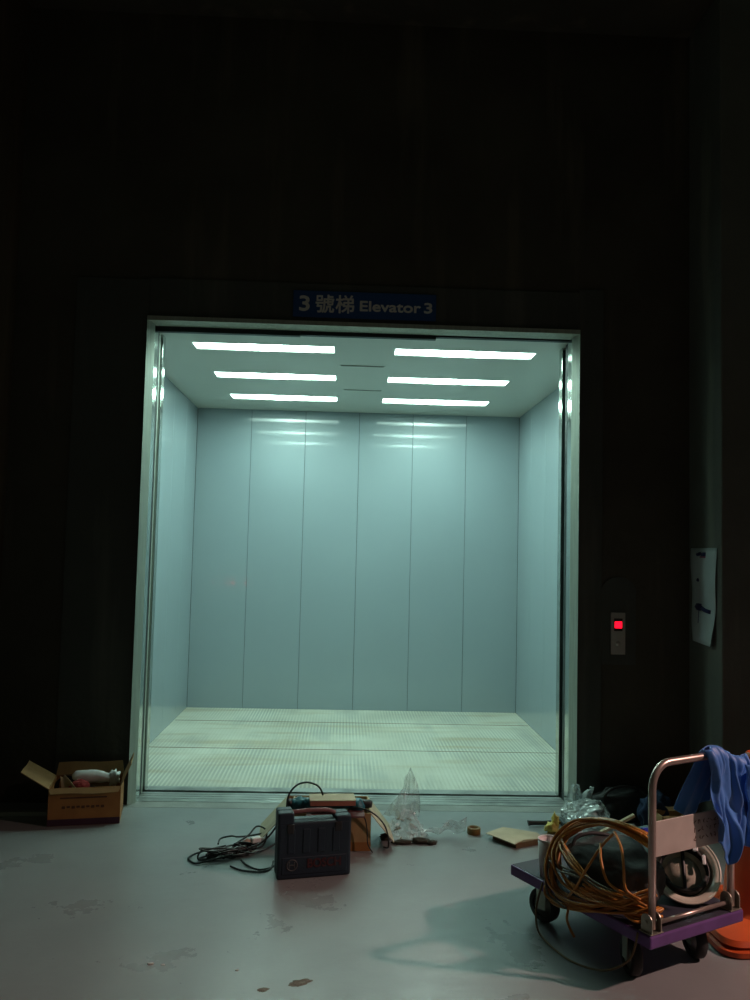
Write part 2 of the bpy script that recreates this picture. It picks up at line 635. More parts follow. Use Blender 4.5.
# mortar band cast around the entrance
bm = bmesh.new()
box(bm, -1.655, XL + 0.005, WY - 0.012, WY + 0.01, 0.0, 3.12, bev=0.004)
box(bm, XR - 0.005, 1.56, WY - 0.012, WY + 0.01, 0.0, 3.15, bev=0.004)
box(bm, XL + 0.005, XR - 0.005, WY - 0.012, WY + 0.01, HT - 0.005, 3.13, bev=0.004)
struct('trim_2', bm, 'mortar', 'smoother mortar band around the lift entrance')

bm = bmesh.new()
box(bm, -2.75, -2.02, 4.50, WY + 0.02, 0, 6.2, bev=0.012)
struct('wall_left', bm, 'column_brown', 'brownish concrete column at the left edge')
bm = bmesh.new()
box(bm, 2.10, 3.0, 4.54, WY + 0.02, 0, 6.2, bev=0.01)
struct('wall_right', bm, 'column', 'concrete column right of the lift')
bm = bmesh.new()
box(bm, -2.02, 2.10, 4.55, WY + 0.02, 4.80, 5.4, bev=0.01)
struct('trim_3', bm, 'wall', 'concrete beam above the lift wall')

# ---- entrance (door_1) with its frame, sill, leaf edges
d1 = bpy.data.objects.new('door_1', None)
COL.objects.link(d1)
d1['kind'] = 'structure'
FW = 0.036
for s, xo in ((1, XL), (-1, XR)):
    bm = bmesh.new()
    xi = xo + s * FW
    poly = [(xo, WY - 0.03), (xo + s * 0.003, WY - 0.033), (xi - s * 0.002, 4.995), (xi, 5.0), (xi, 5.085), (xo, 5.085)]
    prism(bm, poly, 0.0, HT)
    for f in bm.faces:
        c_ = f.calc_center_median()
        if abs(c_.x - xi) < 0.0005:
            f.material_index = 1
    ob('jamb', bm, ['steel_dull', 'steel'], d1)
bm = bmesh.new()
pf = [(WY - 0.033, HT), (WY - 0.033, HT - 0.026), (4.995, HT - FW), (5.04, HT - FW), (5.04, HT)]
A = [bm.verts.new((XL + 0.002, y, z)) for y, z in pf]
B = [bm.verts.new((XR - 0.002, y, z)) for y, z in pf]
bm.faces.new(A)
bm.faces.new(B[::-1])
for k in range(5):
    bm.faces.new((A[k], A[(k + 1) % 5], B[(k + 1) % 5], B[k]))
ob('header', bm, 'steel_dull', d1)
# dark door-track pieces hanging behind the header
bm = bmesh.new()
box(bm, XL + FW, -0.31, 5.045, 5.085, 2.825, 2.90, bev=0.002)
box(bm, -0.31, 0.535, 5.05, 5.09, 2.832, 2.90, bev=0.002)
box(bm, 0.535, XR - FW, 5.05, 5.09, 2.846, 2.90, bev=0.002)
ob('door_track', bm, 'dark_steel', d1)
# retracted leaves seen on edge, in their pockets
for s, x in ((1, XL + FW), (-1, XR - FW)):
    bm = bmesh.new()
    a, b_ = x - s * 0.30, x - s * 0.004
    box(bm, min(a, b_), max(a, b_), 5.10, 5.125, 0.012, 2.88, bev=0.002)
    ob('door_leaf', bm, 'dark_steel', d1)
bm = bmesh.new()
x = XL + FW
box(bm, x - 0.30, x - 0.001, 5.135, 5.165, 0.012, 2.88, bev=0.002)
ob('door_leaf', bm, 'steel_dull', d1)
bm = bmesh.new()
x = XR - FW
box(bm, x + 0.006, x + 0.30, 5.135, 5.165, 0.012, 2.88, bev=0.002)
ob('door_leaf', bm, 'dark_steel', d1)
bm = bmesh.new()
for (a, b_) in ((5.02, 5.075), (5.082, 5.12), (5.127, 5.165), (5.172, 5.205)):
    box(bm, XL + FW - 0.01, XR - FW + 0.01, a, b_, -0.03, 0.004, bev=0.001)
box(bm, XL + FW, XR - FW, 5.02, 5.205, -0.04, -0.012)
ob('sill', bm, 'sill', d1)

# ---- the cabin
bm = bmesh.new()
box(bm, CL, CR, FY, BY, -0.06, 0.0)
struct('floor_cabin', bm, 'cabin_floor', 'whitish ribbed floor of the lift cabin')
bm = bmesh.new()       # flat nosing and two board seams across the plate
box(bm, XL + FW, XR - FW, FY - 0.012, FY + 0.075, -0.058, 0.003, bev=0.001)
struct('trim_4', bm, 'sill', 'plain metal nosing at the front of the cabin floor')
bm = bmesh.new()
for yy in (6.365, 7.36):
    box(bm, CL + 0.01, CR - 0.01, yy - 0.006, yy + 0.006, -0.01, 0.0012)
struct('trim_5', bm, 'card_dark', 'brownish seams across the cabin floor')


def panel_wall(name, label, mtx, width, npan):
    """flat steel panels with narrow joints in front of a dark backing, local x along, y out"""
    bm = bmesh.new()
    box(bm, 0, width, 0.012, 0.04, 0, CZ, mi=1, mtx=mtx)
    w = width / npan
    for k in range(npan):
        box(bm, k * w + 0.0018, (k + 1) * w - 0.0018, 0.0, 0.012, 0.0, CZ, bev=0.0015, mi=0, mtx=mtx, seg=1)
    struct(name, bm, ['cabin_wall', 'seam'], label)


panel_wall('wall_back', 'grey-blue panelled back wall of the cabin', Matrix.Translation((CL, BY, 0)), CR - CL, 6)
panel_wall('wall_cabin_left', 'grey-blue panelled left wall of the cabin',
           Matrix.Translation((CL, 5.28, 0)) @ Matrix.Rotation(R(90), 4, 'Z'), BY - 5.28, 5)
panel_wall('wall_cabin_right', 'grey-blue panelled right wall of the cabin',
           Matrix.Translation((CR, BY, 0)) @ Matrix.Rotation(R(-90), 4, 'Z'), BY - 5.28, 5)
for nm, a, b_ in (('wall_cabin_front_left', CL - 0.04, XL + FW), ('wall_cabin_front_right', XR - FW, CR + 0.04)):
    bm = bmesh.new()
    box(bm, a, b_, 5.225, 5.30, -0.05, CZ, bev=0.003)
    struct(nm, bm, 'steel', 'stainless front return of the cabin')

SLOTX = ((-1.043, -0.100), (0.300, 1.250))
SLOTY = ((5.400, 5.585), (6.298, 6.500), (7.189, 7.416))
# ceiling with six real openings for the lamps
bm = bmesh.new()
ys = [5.095] + [v for s in SLOTY for v in s] + [BY + 0.04]
xs = [CL - 0.04] + [v for s in SLOTX for v in s] + [CR + 0.04]
for i in range(len(xs) - 1):
    for j in range(len(ys) - 1):
        if i in (1, 3) and j in (1, 3, 5):
            continue
        box(bm, xs[i], xs[i + 1], ys[j], ys[j + 1], CZ, CZ + 0.03)
bmesh.ops.remove_doubles(bm, verts=bm.verts, dist=1e-5)
struct('ceiling', bm, 'cabin_ceiling', 'pale painted ceiling of the lift cabin')

ROWS = ('nearest the entrance', 'in the middle row', 'nearest the back wall')
for j, (y0, y1) in enumerate(SLOTY):
    for i, (x0, x1) in enumerate(SLOTX):
        side = ('left', 'right')[i]
        t = thing('ceiling_light', 'long white recessed cabin light on the %s side, %s' % (side, ROWS[j]), 'light',
                  ((x0 + x1) / 2, (y0 + y1) / 2, CZ), 0, 'recessed lights in the cabin ceiling')
        w, d = (x1 - x0) / 2, (y1 - y0) / 2
        bm = bmesh.new()
        box(bm, -w, w, -d, d, 0.010, 0.014)
        ob('diffuser', bm, 'lamp', t)
        bm = bmesh.new()
        box(bm, -w, w, -d, d, 0.05, 0.055)
        for (a, b_, c, e) in ((-w, -w + 0.004, -d, d), (w - 0.004, w, -d, d), (-w + 0.004, w - 0.004, -d, -d + 0.004), (-w + 0.004, w - 0.004, d - 0.004, d)):
            box(bm, a, b_, c, e, 0.001, 0.05)
        ob('housing', bm, 'lamp_frame', t)

for k, (xx, yy) in enumerate(((0.094, 5.935), (0.114, 6.83))):
    bm = bmesh.new()
    box(bm, -0.165, 0.165, -0.012, 0.012, -0.003, 0.0, bev=0.002, mi=0)
    for q in range(2):
        box(bm, -0.155, 0.155, -0.010 + q * 0.012, -0.003 + q * 0.012, -0.0040, -0.002, mi=1)
    o = ob('ceiling_vent', bm, ['cabin_ceiling', 'vent_slot'], loc=(xx, yy, CZ))
    tag(o, 'thin slotted vent between the cabin lights, ' + ('closer to the entrance' if k == 0 else 'farther inside'), 'vent', 'ceiling vents')

# operating panel on the inner side of the left front return (its red digits mirror in the back wall)
t = thing('cabin_control_panel', 'steel operating panel with red indicators inside the lift, mirrored in the back wall', 'control panel', (-1.318, 5.303, 0.85))
bm = bmesh.new()
box(bm, -0.12, 0.12, 0, 0.008, 0, 0.5, bev=0.003)
ob('face_plate', bm, 'steel_dull', t)
for xx in (-0.095, 0.075):
    bm = bmesh.new()
    box(bm, xx - 0.018, xx + 0.018, 0.007, 0.011, 0.21, 0.235, bev=0.001)
    ob('indicator', bm, 'red_indicator', t)
for k in range(3):
    bm = bmesh.new()
    lathe(bm, [(0.0, 0.012), (0.014, 0.012), (0.016, 0.0)], 16, Matrix.Translation((0, 0.008, 0.34 + k * 0.05)) @ Matrix.Rotation(R(-90), 4, 'X'))
    ob('button', bm, 'plate', t)

# ---- sign above the entrance
t = thing('elevator_sign', 'blue lettered sign above the lift entrance', 'sign', (-0.352, WY - 0.014, 2.920))
bm = bmesh.new()
box(bm, 0, 0.872, -0.010, 0.0, -0.004, 0.160, bev=0.002, mtx=Matrix.Shear('XZ', 4, (0, 0)) if False else None)
ob('sign_plate', bm, 'sign_blue', t)
RX = (R(90), 0, 0)
text_mesh('lettering', '3', 0.128, 'sign_white', t, (0.040, -0.0115, 0.036), RX, offset=0.003, target_w=0.058)
text_mesh('lettering', '號', 0.118, 'sign_white', t, (0.138, -0.0115, 0.036), RX, offset=0.0022, target_w=0.110)
text_mesh('lettering', '梯', 0.118, 'sign_white', t, (0.260, -0.0115, 0.036), RX, offset=0.0022, target_w=0.110)
text_mesh('lettering', 'Elevator', 0.088, 'sign_white', t, (0.408, -0.0115, 0.044), RX, offset=0.0024, target_w=0.368)
text_mesh('lettering', '3', 0.088, 'sign_white', t, (0.800, -0.0115, 0.044), RX, offset=0.0024, target_w=0.046)

# ---- landing call panel on its round-topped mortar patch
bm = bmesh.new()
prof = []
cx = 1.662
for k in range(25):
    a = math.pi * k / 24
    prof.append((cx + 0.105 * math.cos(a), 1.30 + 0.085 * math.sin(a)))
prof += [(cx - 0.105, 0.86), (cx + 0.105, 0.86)]
fv = [bm.verts.new((p[0], WY - 0.010, p[1])) for p in prof]
bv = [bm.verts.new((p[0], WY + 0.002, p[1])) for p in prof]
bm.faces.new(fv)
for k in range(len(prof)):
    k2 = (k + 1) % len(prof)
    bm.faces.new((fv[k], fv[k2], bv[k2], bv[k]))
struct('trim_6', bm, 'mortar', 'round-topped mortar patch behind the call panel')
t = thing('call_panel', 'narrow grey call panel with a glowing red display', 'call panel', (1.657, WY - 0.011, 0.922))
bm = bmesh.new()
box(bm, -0.044, 0.044, -0.010, 0, 0, 0.250, bev=0.003)
ob('face_plate', bm, 'plate', t)
bm = bmesh.new()
box(bm, -0.026, 0.026, -0.012, -0.008, 0.140, 0.215, bev=0.002)
o = ob('display_window', bm, 'black', t)
bm = bmesh.new()
box(bm, -0.022, 0.022, -0.0135, -0.011, 0.157, 0.197, bev=0.001)
ob('lit_segment', bm, 'red_led', o)['label'] = 'glowing red lit segment'
bm = bmesh.new()
lathe(bm, [(0, 0.005), (0.013, 0.005), (0.015, 0)], 20, Matrix.Translation((0, -0.010, 0.065)) @ Matrix.Rotation(R(90), 4, 'X'))
ob('button', bm, 'plate', t)

# ---- notice pinned to the side of the right column
t = thing('paper_notice', 'white paper notice pinned on the column side, lower corner curling', 'notice', (2.10, 0, 0))


def notice(u, v):
    # u along y (towards camera), v up
    y = 4.925 - 0.335 * u
    z = 1.020 + 0.55 * v
    curl = 0.035 * max(0, (1 - v) * 1.6 - 1.0) * u + 0.004 * math.sin(v * 9 + u * 2)
    if v < 0.06:
        z -= 0.006 * u
    narrow = 0.05 * (1 - v) ** 2
    return Vector((-0.008 - curl, y + narrow * u - 0.5 * narrow, z))


bm = bmesh.new()
quadsheet(bm, notice, 10, 22, 0.0008)
ob('sheet', bm, 'paper', t, smooth=True)


def notice_mark(pts, r, mt, nm='printed_mark'):
    bm = bmesh.new()
    tube(bm, [notice(u, v) - Vector((0.003, 0, 0)) for (u, v) in pts], r, 6)
    return ob(nm, bm, mt, t)


notice_mark([(0.30, 0.93), (0.42, 0.94)], 0.011, 'ink')
notice_mark([(0.47, 0.93), (0.60, 0.935)], 0.012, 'ink')
notice_mark([(0.42, 0.905), (0.60, 0.905)], 0.006, 'ink_pink')
notice_mark([(0.30, 0.655), (0.33, 0.665)], 0.010, 'ink')
notice_mark([(0.28, 0.375), (0.40, 0.37)], 0.022, 'ink')
notice_mark([(0.40, 0.37), (0.58, 0.345), (0.80, 0.335)], 0.012, 'ink')
notice_mark([(0.32, 0.34), (0.33, 0.20)], 0.002, 'ink')


# ================================================================== OBJECTS
def open_carton(name, label, loc, rz, w, d, h, flaps, mats, band=None, group=None):
    """hollow open box; flaps: dict side-> (length, angle from vertical outward deg)"""
    t = thing(name, label, 'box', loc, rz, group)
    th = 0.005
    bm = bmesh.new()
    box(bm, 0, w, 0, d, 0.0, th)
    box(bm, 0, w, 0, th, th, h, mi=1)
    box(bm, 0, w, d - th, d, th, h)
    box(bm, 0, th, th, d - th, th, h)
    box(bm, w - th, w, th, d - th, th, h)
    ob('body', bm, mats[:2], t)
    for side, (ln, ang, sag) in flaps.items():
        bm = bmesh.new()
        a = R(ang)

        def fl(u, v):
            q = v * ln
            out = math.sin(a) * q
            upz = math.cos(a) * q - sag * v * v + 0.003 * math.sin(u * 7)
            inset = 0.012 * v
            if side == 'front':
                return Vector((inset + u * (w - 2 * inset), -out, h + upz))
            if side == 'back':
                return Vector((inset + u * (w - 2 * inset), d + out, h + upz))
            if side == 'left':
                return Vector((-out, inset + u * (d - 2 * inset), h + upz))
            return Vector((w + out, inset + u * (d - 2 * inset), h + upz))
        quadsheet(bm, fl, 8, 8, 0.004)
        ob('flap', bm, mats[2], t, smooth=True, autos=True)
    return t


# ---- cardboard box by the left jamb
BOXL = (-1.545, 4.555, 0.0)
bx = open_carton('cardboard_box', 'open brown cardboard box of rubbish left of the lift entrance',
                 BOXL, R(11), 0.370, 0.27, 0.198,
                 {'left': (0.17, 58, 0.0), 'back': (0.070, 12, 0.0), 'right': (0.125, 24, 0.0), 'front': (0.03, 150, 0.0)},
                 ['card_orange', 'card_orange', 'card'])
bm = bmesh.new()
box(bm, -0.001, 0.371, -0.0016, 0.0, 0.002, 0.036)
o = ob('printed_band', bm, 'purple_print', bx)
o['label'] = 'dark purple printed band along the bottom'
bm = bmesh.new()
box(bm, 0.06, 0.30, -0.0016, 0.0, 0.142, 0.150)
for k in range(9):
    x = 0.07 + k * 0.025
    box(bm, x, x + 0.017, -0.0016, 0.0, 0.090 + 0.004 * (k % 2), 0.104)
ob('printed_text', bm, 'brown_print', bx)


def inbox(x, y, z, rz=R(11)):
    c, s = math.cos(rz), math.sin(rz)
    return (BOXL[0] + x * c - y * s, BOXL[1] + x * s + y * c, z)


bm = bmesh.new()
lump(bm, (0, 0, 0), (0.30, 0.20, 0.160), 0.16, 2.5, 4, 3.0)
tag(ob('grey_rag', bm, 'bag_grey', loc=inbox(0.165, 0.135, 0.006), rz=0.2), 'dark grey crumpled rag filling the left cardboard box', 'rag')
t = thing('plastic_bundle', 'white tied plastic bundle on top of the left cardboard box', 'bundle', inbox(0.250, 0.12, 0.178), R(6))
bm = bmesh.new()
tube(bm, catmull([(-0.12, 0, 0.040), (-0.11, 0, 0.045), (-0.03, 0.005, 0.044), (0.03, 0, 0.040), (0.052, 0, 0.036)], 6),
     lambda s: 0.034 * (0.75 + 0.3 * math.sin(math.pi * min(1, s * 1.1 + .1))), 14)
for v in bm.verts:
    v.co += noise.noise_vector(v.co * 30) * 0.006
ob('wrapping', bm, 'white_plastic', t, smooth=True)
bm = bmesh.new()
lump(bm, (0.075, 0.0, 0.005), (0.06, 0.055, 0.075), 0.3, 3, 3, 5.0, flat=False)
ob('knot', bm, 'white_plastic', t)
bm = bmesh.new()
lump(bm, (0, 0, 0), (0.10, 0.06, 0.05), 0.3, 3, 3, 8.0)
tag(ob('red_rag', bm, 'red_cloth', loc=inbox(0.150, 0.085, 0.165)), 'small red rag beside the white bundle in the left box', 'rag')


def kp(u, v):
    return Vector((u * 0.10 * (1 - 0.75 * v), 0.02 * math.sin(u * 3) - 0.03 * v, 0.085 * v + 0.008 * math.sin(u * 5 + v * 3)))


bm = bmesh.new()
quadsheet(bm, kp, 10, 10, 0.002)
tag(ob('kraft_paper', bm, 'kraft', loc=inbox(0.055, 0.075, 0.165), smooth=True, autos=True), 'pale torn paper corner sticking out of the left box', 'paper')
bm = bmesh.new()
for k in range(3):
    pts = [(-0.07 + 0.01 * k, 0, 0.0), (-0.05, 0.01 * k, 0.045), (0.0, 0.02, 0.062 - k * 0.012), (0.05, 0.01, 0.04), (0.075, -0.01, 0.0)]
    tube(bm, catmull(pts, 6), 0.006, 8)
tag(ob('black_hose', bm, 'cord_black', loc=inbox(0.075, 0.165, 0.150)), 'black looped hose in the left cardboard box', 'hose')

# ---- pale metal strip lying at the wall, far left
bm = bmesh.new()
box(bm, 0, 0.52, 0, 0.045, 0.0, 0.022, bev=0.002)
box(bm, 0, 0.52, 0.004, 0.041, 0.0215, 0.023)
tag(ob('metal_strip', bm, 'steel_dull', loc=(-2.125, 4.70, 0.0), rz=R(3)), 'pale metal strip lying on the floor left of the box', 'strip')

# ---- power-tool case
CA = (-0.269, 3.862, 0.0)
CR_ = R(13.5)
tc_ = thing('tool_case', 'dark navy plastic power-tool case standing upright on the floor', 'tool case', CA, CR_)
W, D, H = 0.345, 0.105, 0.300
bm = bmesh.new()
box(bm, 0, W, 0, D * 0.49, 0, H - 0.045, bev=0.012, seg=3)
box(bm, 0, 0.075, 0, D * 0.49, H - 0.06, H, bev=0.010, seg=3)
box(bm, W - 0.075, W, 0, D * 0.49, H - 0.06, H - 0.026, bev=0.010, seg=3)
for x in (0.045, 0.115, 0.185, 0.255):        # raised vertical ribs
    box(bm, x, x + 0.035, -0.004, 0.004, 0.115, H - 0.075, bev=0.003, seg=1)
box(bm, 0.02, W - 0.02, -0.003, 0.004, 0.022, 0.100, bev=0.003, seg=1)
ob('front_shell', bm, 'navy', tc_)
bm = bmesh.new()
box(bm, 0.002, W - 0.002, D * 0.51, D, 0.002, H - 0.047, bev=0.012, seg=3)
box(bm, 0.002, 0.075, D * 0.51, D, H - 0.06, H, bev=0.010, seg=3)
box(bm, W - 0.075, W - 0.002, D * 0.51, D, H - 0.06, H - 0.026, bev=0.010, seg=3)
ob('rear_shell', bm, 'navy', tc_)
bm = bmesh.new()
tube(bm, catmull([(0.068, D / 2, H - 0.016), (0.10, D / 2, H - 0.012), (0.17, D / 2, H - 0.010), (0.24, D / 2, H - 0.014), (0.275, D / 2, H - 0.028)], 6), 0.011, 12)
ob('handle', bm, 'maroon', tc_)['label'] = 'maroon carrying handle'
for x in (0.04, 0.265):
    bm = bmesh.new()
    box(bm, x, x + 0.034, -0.006, 0.012, H - 0.095, H - 0.052, bev=0.004)
    ob('latch', bm, 'black', tc_)
bm = bmesh.new()
tube(bm, [(0.067 + 0.024 * math.cos(2 * math.pi * k / 28), -0.0045, 0.066 + 0.024 * math.sin(2 * math.pi * k / 28)) for k in range(28)], 0.0026, 6, closed=True)
box(bm, 0.053, 0.057, -0.006, -0.002, 0.052, 0.080)
box(bm, 0.077, 0.081, -0.006, -0.002, 0.052, 0.080)
box(bm, 0.057, 0.077, -0.006, -0.002, 0.064, 0.068)
ob('emblem', bm, 'logo_grey', tc_)['label'] = 'grey ring emblem'
text_mesh('lettering', 'BOSCH', 0.054, 'logo_red', tc_, (0.140, -0.0045, 0.052), RX, offset=0.0012, target_w=0.155)['label'] = 'dark red lettering'

# ---- open carton behind the case
OC = (-0.262, 4.235, 0.0)
oc = open_carton('open_carton', 'open tan carton holding tools behind the navy tool case', OC, R(2), 0.43, 0.30, 0.185,
                 {'left': (0.20, 137, 0.0), 'right': (0.19, 140, 0.0)},
                 ['card', 'card', 'card_light'])
bm = bmesh.new()
box(bm, -0.001, 0.431, -0.0016, 0.0, 0.002, 0.045)
ob('printed_band', bm, 'card_orange', oc)['label'] = 'orange printed band along the bottom'


def inoc(x, y, z):
    return (OC[0] + x, OC[1] + y, z)


# teal tool with black ends lying across the carton
t = thing('power_tool', 'teal power tool with black ends lying across the open carton', 'power tool', inoc(0.22, 0.06, 0.188), R(2))
bm = bmesh.new()
tube(bm, catmull([(-0.19, 0.0, 0.030), (-0.17, 0.0, 0.030), (-0.05, 0.0, 0.032), (0.08, 0.0, 0.030), (0.15, 0.0, 0.030)], 5), lambda s: 0.030 - 0.008 * abs(s - .5), 14)
lump(bm, (-0.15, -0.01, 0.0), (0.075, 0.09, 0.068), 0.15, 2.5, 3, 4.4)
lump(bm, (0.14, -0.01, 0.0), (0.075, 0.08, 0.062), 0.15, 2.5, 3, 7.4)
ob('motor_housing', bm, 'teal', t)
bm = bmesh.new()
tube(bm, [(0.148, 0, 0.030), (0.16, 0, 0.030), (0.20, 0, 0.030), (0.215, 0, 0.028)], lambda s: 0.027 - 0.01 * s, 14)
ob('end_cap', bm, 'black', t)
bm = bmesh.new()
tube(bm, [(-0.188, 0, 0.030), (-0.22, 0, 0.030)], 0.024, 14)
ob('end_cap', bm, 'black', t)
# maroon flat board + tan small carton on top
bm = bmesh.new()
box(bm, -0.14, 0.15, -0.05, 0.05, 0, 0.010, bev=0.002)
tag(ob('flat_board', bm, 'maroon', loc=inoc(0.245, -0.015, 0.186 + 0.0), rz=R(3)), 'thin maroon board under the tan flat box behind the tool case', 'board')
t = thing('flat_box', 'small flat tan box resting on the tools behind the navy case', 'box', inoc(0.230, 0.0, 0.240), R(4))
bm = bmesh.new()
mm = Matrix.Rotation(R(-3), 4, 'X')
box(bm, -0.11, 0.115, -0.065, 0.075, 0.0, 0.024, bev=0.002, mtx=mm)
ob('box_body', bm, 'tan_red', t)['label'] = 'reddish box body'
bm = bmesh.new()
box(bm, -0.112, 0.117, -0.067, 0.077, 0.024, 0.028, bev=0.001, mtx=mm)
ob('lid', bm, 'card_light', t)['label'] = 'tan lid'
# cable loop standing up
bm = bmesh.new()
tube(bm, catmull([(-0.215, 0.02, 0.20), (-0.21, 0.01, 0.26), (-0.192, 0.015, 0.297), (-0.16, 0.02, 0.324), (-0.12, 0.02, 0.334), (-0.085, 0.02, 0.328),
                  (-0.055, 0.03, 0.308), (-0.036, 0.04, 0.265), (-0.04, 0.06, 0.20), (-0.06, 0.08, 0.12)], 8), 0.0048, 8)
o = ob('cable_loop', bm, 'cord_black', loc=inoc(0.22, 0.0, -0.0))
tag(o, 'black cable loop arching out of the open carton', 'cable')
bm = bmesh.new()
tube(bm, catmull([(0.10, 0.0, 0.20), (0.16, -0.012, 0.222), (0.235, -0.02, 0.20), (0.29, -0.02, 0.15), (0.315, -0.01, 0.09), (0.32, 0.02, 0.02), (0.30, 0.06, 0.006)], 8), 0.004, 8)
tube(bm, catmull([(0.09, -0.02, 0.20), (0.13, -0.035, 0.19), (0.19, -0.03, 0.185), (0.21, -0.02, 0.12), (0.215, -0.02, 0.05), (0.24, -0.02, 0.006)], 8), 0.003, 8)
tag(ob('thin_cable', bm, 'cord_black', loc=inoc(0.20, 0.0, 0.0)), 'thin black cables hanging over the right side of the open carton', 'cable')

# wood offcuts leaning on the box corners
bm = bmesh.new()
box(bm, -0.02, 0.02, -0.011, 0.011, 0, 0.075, bev=0.002, mtx=Matrix.Rotation(R(8), 4, 'Y'))
tag(ob('wood_offcut', bm, 'wood', loc=inoc(0.045, 0.06, 0.172)), 'pale wood offcut poking from the left corner of the open carton', 'wood')


# ---- black power cord tangle left of the case
def cord_tangle():
    bm = bmesh.new()
    rnd = random.Random(5)
    cx, cy = -0.53, 4.16
    pts = []
    n = 74
    for k in range(n):
        a = k * 0.86 + rnd.uniform(-0.25, 0.25)
        rx = rnd.uniform(0.05, 0.125)
        ry = rnd.uniform(0.03, 0.075)
        z = 0.006 + 0.045 * rnd.random() ** 1.5
        sx = rnd.uniform(-0.03, 0.03)
        pts.append((cx + sx + rx * math.cos(a) + 0.25 * (rx * math.sin(a)), cy + 0.35 * rx * math.cos(a) + ry * math.sin(a), z))
    tube(bm, catmull(pts, 5), 0.0046, 6)
    lumps = [
        [(-0.70, 4.08, 0.006), (-0.715, 4.12, 0.006), (-0.69, 4.17, 0.008), (-0.62, 4.20, 0.02), (-0.55, 4.22, 0.03)],
        [(-0.70, 4.08, 0.006), (-0.66, 4.05, 0.006), (-0.58, 4.07, 0.02), (-0.50, 4.10, 0.03)],
        [(-0.60, 4.30, 0.01), (-0.595, 4.35, 0.02), (-0.54, 4.33, 0.04), (-0.50, 4.29, 0.05), (-0.44, 4.31, 0.05), (-0.36, 4.33, 0.06)],
        [(-0.46, 4.10, 0.006), (-0.42, 4.03, 0.006), (-0.36, 3.98, 0.006), (-0.30, 4.02, 0.006), (-0.28, 4.10, 0.006), (-0.27, 4.16, 0.01)],
        [(-0.50, 4.02, 0.006), (-0.44, 3.97, 0.006), (-0.36, 3.955, 0.006), (-0.31, 3.99, 0.006), (-0.30, 4.05, 0.02)],
        [(-0.46, 4.20, 0.02), (-0.40, 4.22, 0.03), (-0.34, 4.25, 0.07), (-0.30, 4.28, 0.12), (-0.26, 4.30, 0.17), (-0.21, 4.32, 0.21)],
        [(-0.50, 4.16, 0.03), (-0.42, 4.15, 0.02), (-0.35, 4.18, 0.03), (-0.30, 4.215, 0.05), (-0.285, 4.22, 0.07)],
        [(-0.52, 4.22, 0.03), (-0.45, 4.28, 0.06), (-0.41, 4.33, 0.09), (-0.36, 4.32, 0.07), (-0.37, 4.26, 0.02), (-0.42, 4.20, 0.02)],
    ]
    for l in lumps:
        tube(bm, catmull(l, 8), 0.0045, 7)
    return bm


tag(ob('extension_cable', cord_tangle(), 'cord_black'), 'tangled black power cord on the floor left of the tool case', 'cord')
# plug heads and a little bulb-shaped clamp by the cord
t = thing('power_plug', 'small pale plug lying among the black tangled cord', 'plug', (-0.40, 4.215, 0.050), R(30))
bm = bmesh.new()
box(bm, -0.028, 0.022, -0.014, 0.014, 0, 0.026, bev=0.006)
ob('plug_body', bm, 'white_plastic', t)
for yy in (-0.006, 0.006):
    bm = bmesh.new()
    box(bm, 0.021, 0.040, yy - 0.002, yy + 0.002, 0.010, 0.017)
    ob('prong', bm, 'metal_bits', t)
bm = bmesh.new()
lump(bm, (0, 0, 0), (0.07, 0.05, 0.045), 0.25, 3, 3, 2.0)
tag(ob('pink_rag', bm, 'tan_red', loc=(-0.445, 4.265, 0.0)), 'little pinkish crumpled scrap inside the black cord tangle', 'scrap')


# ---- clear crumpled plastic right of the carton
def crumple(bm, c, sx, sy, sz, seed, folds=26, sub=5, spike=0.6):
    """faceted thin crumpled bag: sharp voronoi-like creases"""
    rnd = random.Random(seed)
    r = bmesh.ops.create_icosphere(bm, subdivisions=sub, radius=1.0)
    dirs = []
    for k in range(folds):
        d = Vector((rnd.uniform(-1, 1), rnd.uniform(-1, 1), rnd.uniform(-.5, 1))).normalized()
        dirs.append((d, rnd.uniform(0.55, 1.0)))
    for v in r['verts']:
        d = v.co.normalized()
        m_ = min((h / max(0.15, d.dot(q))) if d.dot(q) > 0.15 else 9 for q, h in dirs)
        m_ = min(m_, 1.35)
        m_ *= 1 + spike * 0.35 * noise.noise(d * 5 + Vector((seed, 0, 0)))
        p = d * m_
        p.z = max(p.z, -0.35)
        v.co = Vector((c[0] + p.x * sx / 2, c[1] + p.y * sy / 2, c[2] + (p.z + 0.35) * sz / 1.5))


t = thing('clear_plastic_wrap', 'crumpled clear plastic film heap on the floor right of the open carton', 'plastic film', (0.36, 4.46, 0.004))
bm = bmesh.new()
crumple(bm, (0, 0, 0), 0.24, 0.20, 0.185, 3)
ob('film', bm, 'clear', t)


def film(u, v):
    x = -0.13 + 0.20 * u + 0.05 * v
    z = 0.10 + 0.26 * v * (1 - 0.55 * abs(u - 0.62) * 1.6)
    return Vector((x * (1 - 0.5 * v), 0.03 * math.sin(u * 9 + v * 4) + 0.02 * math.sin(u * 23), z))


bm = bmesh.new()
quadsheet(bm, film, 22, 14, 0.0006)
ob('film_peak', bm, 'clear', t, smooth=True)


def film2(u, v):
    return Vector((0.08 + 0.24 * u, 0.02 - 0.05 * v + 0.02 * math.sin(u * 12), 0.008 + 0.13 * u * v * (1 - u * 0.3) + 0.02 * abs(math.sin(u * 8 + v * 3))))


bm = bmesh.new()
quadsheet(bm, film2, 16, 12, 0.0006)
ob('film_tail', bm, 'clear', t, smooth=True)
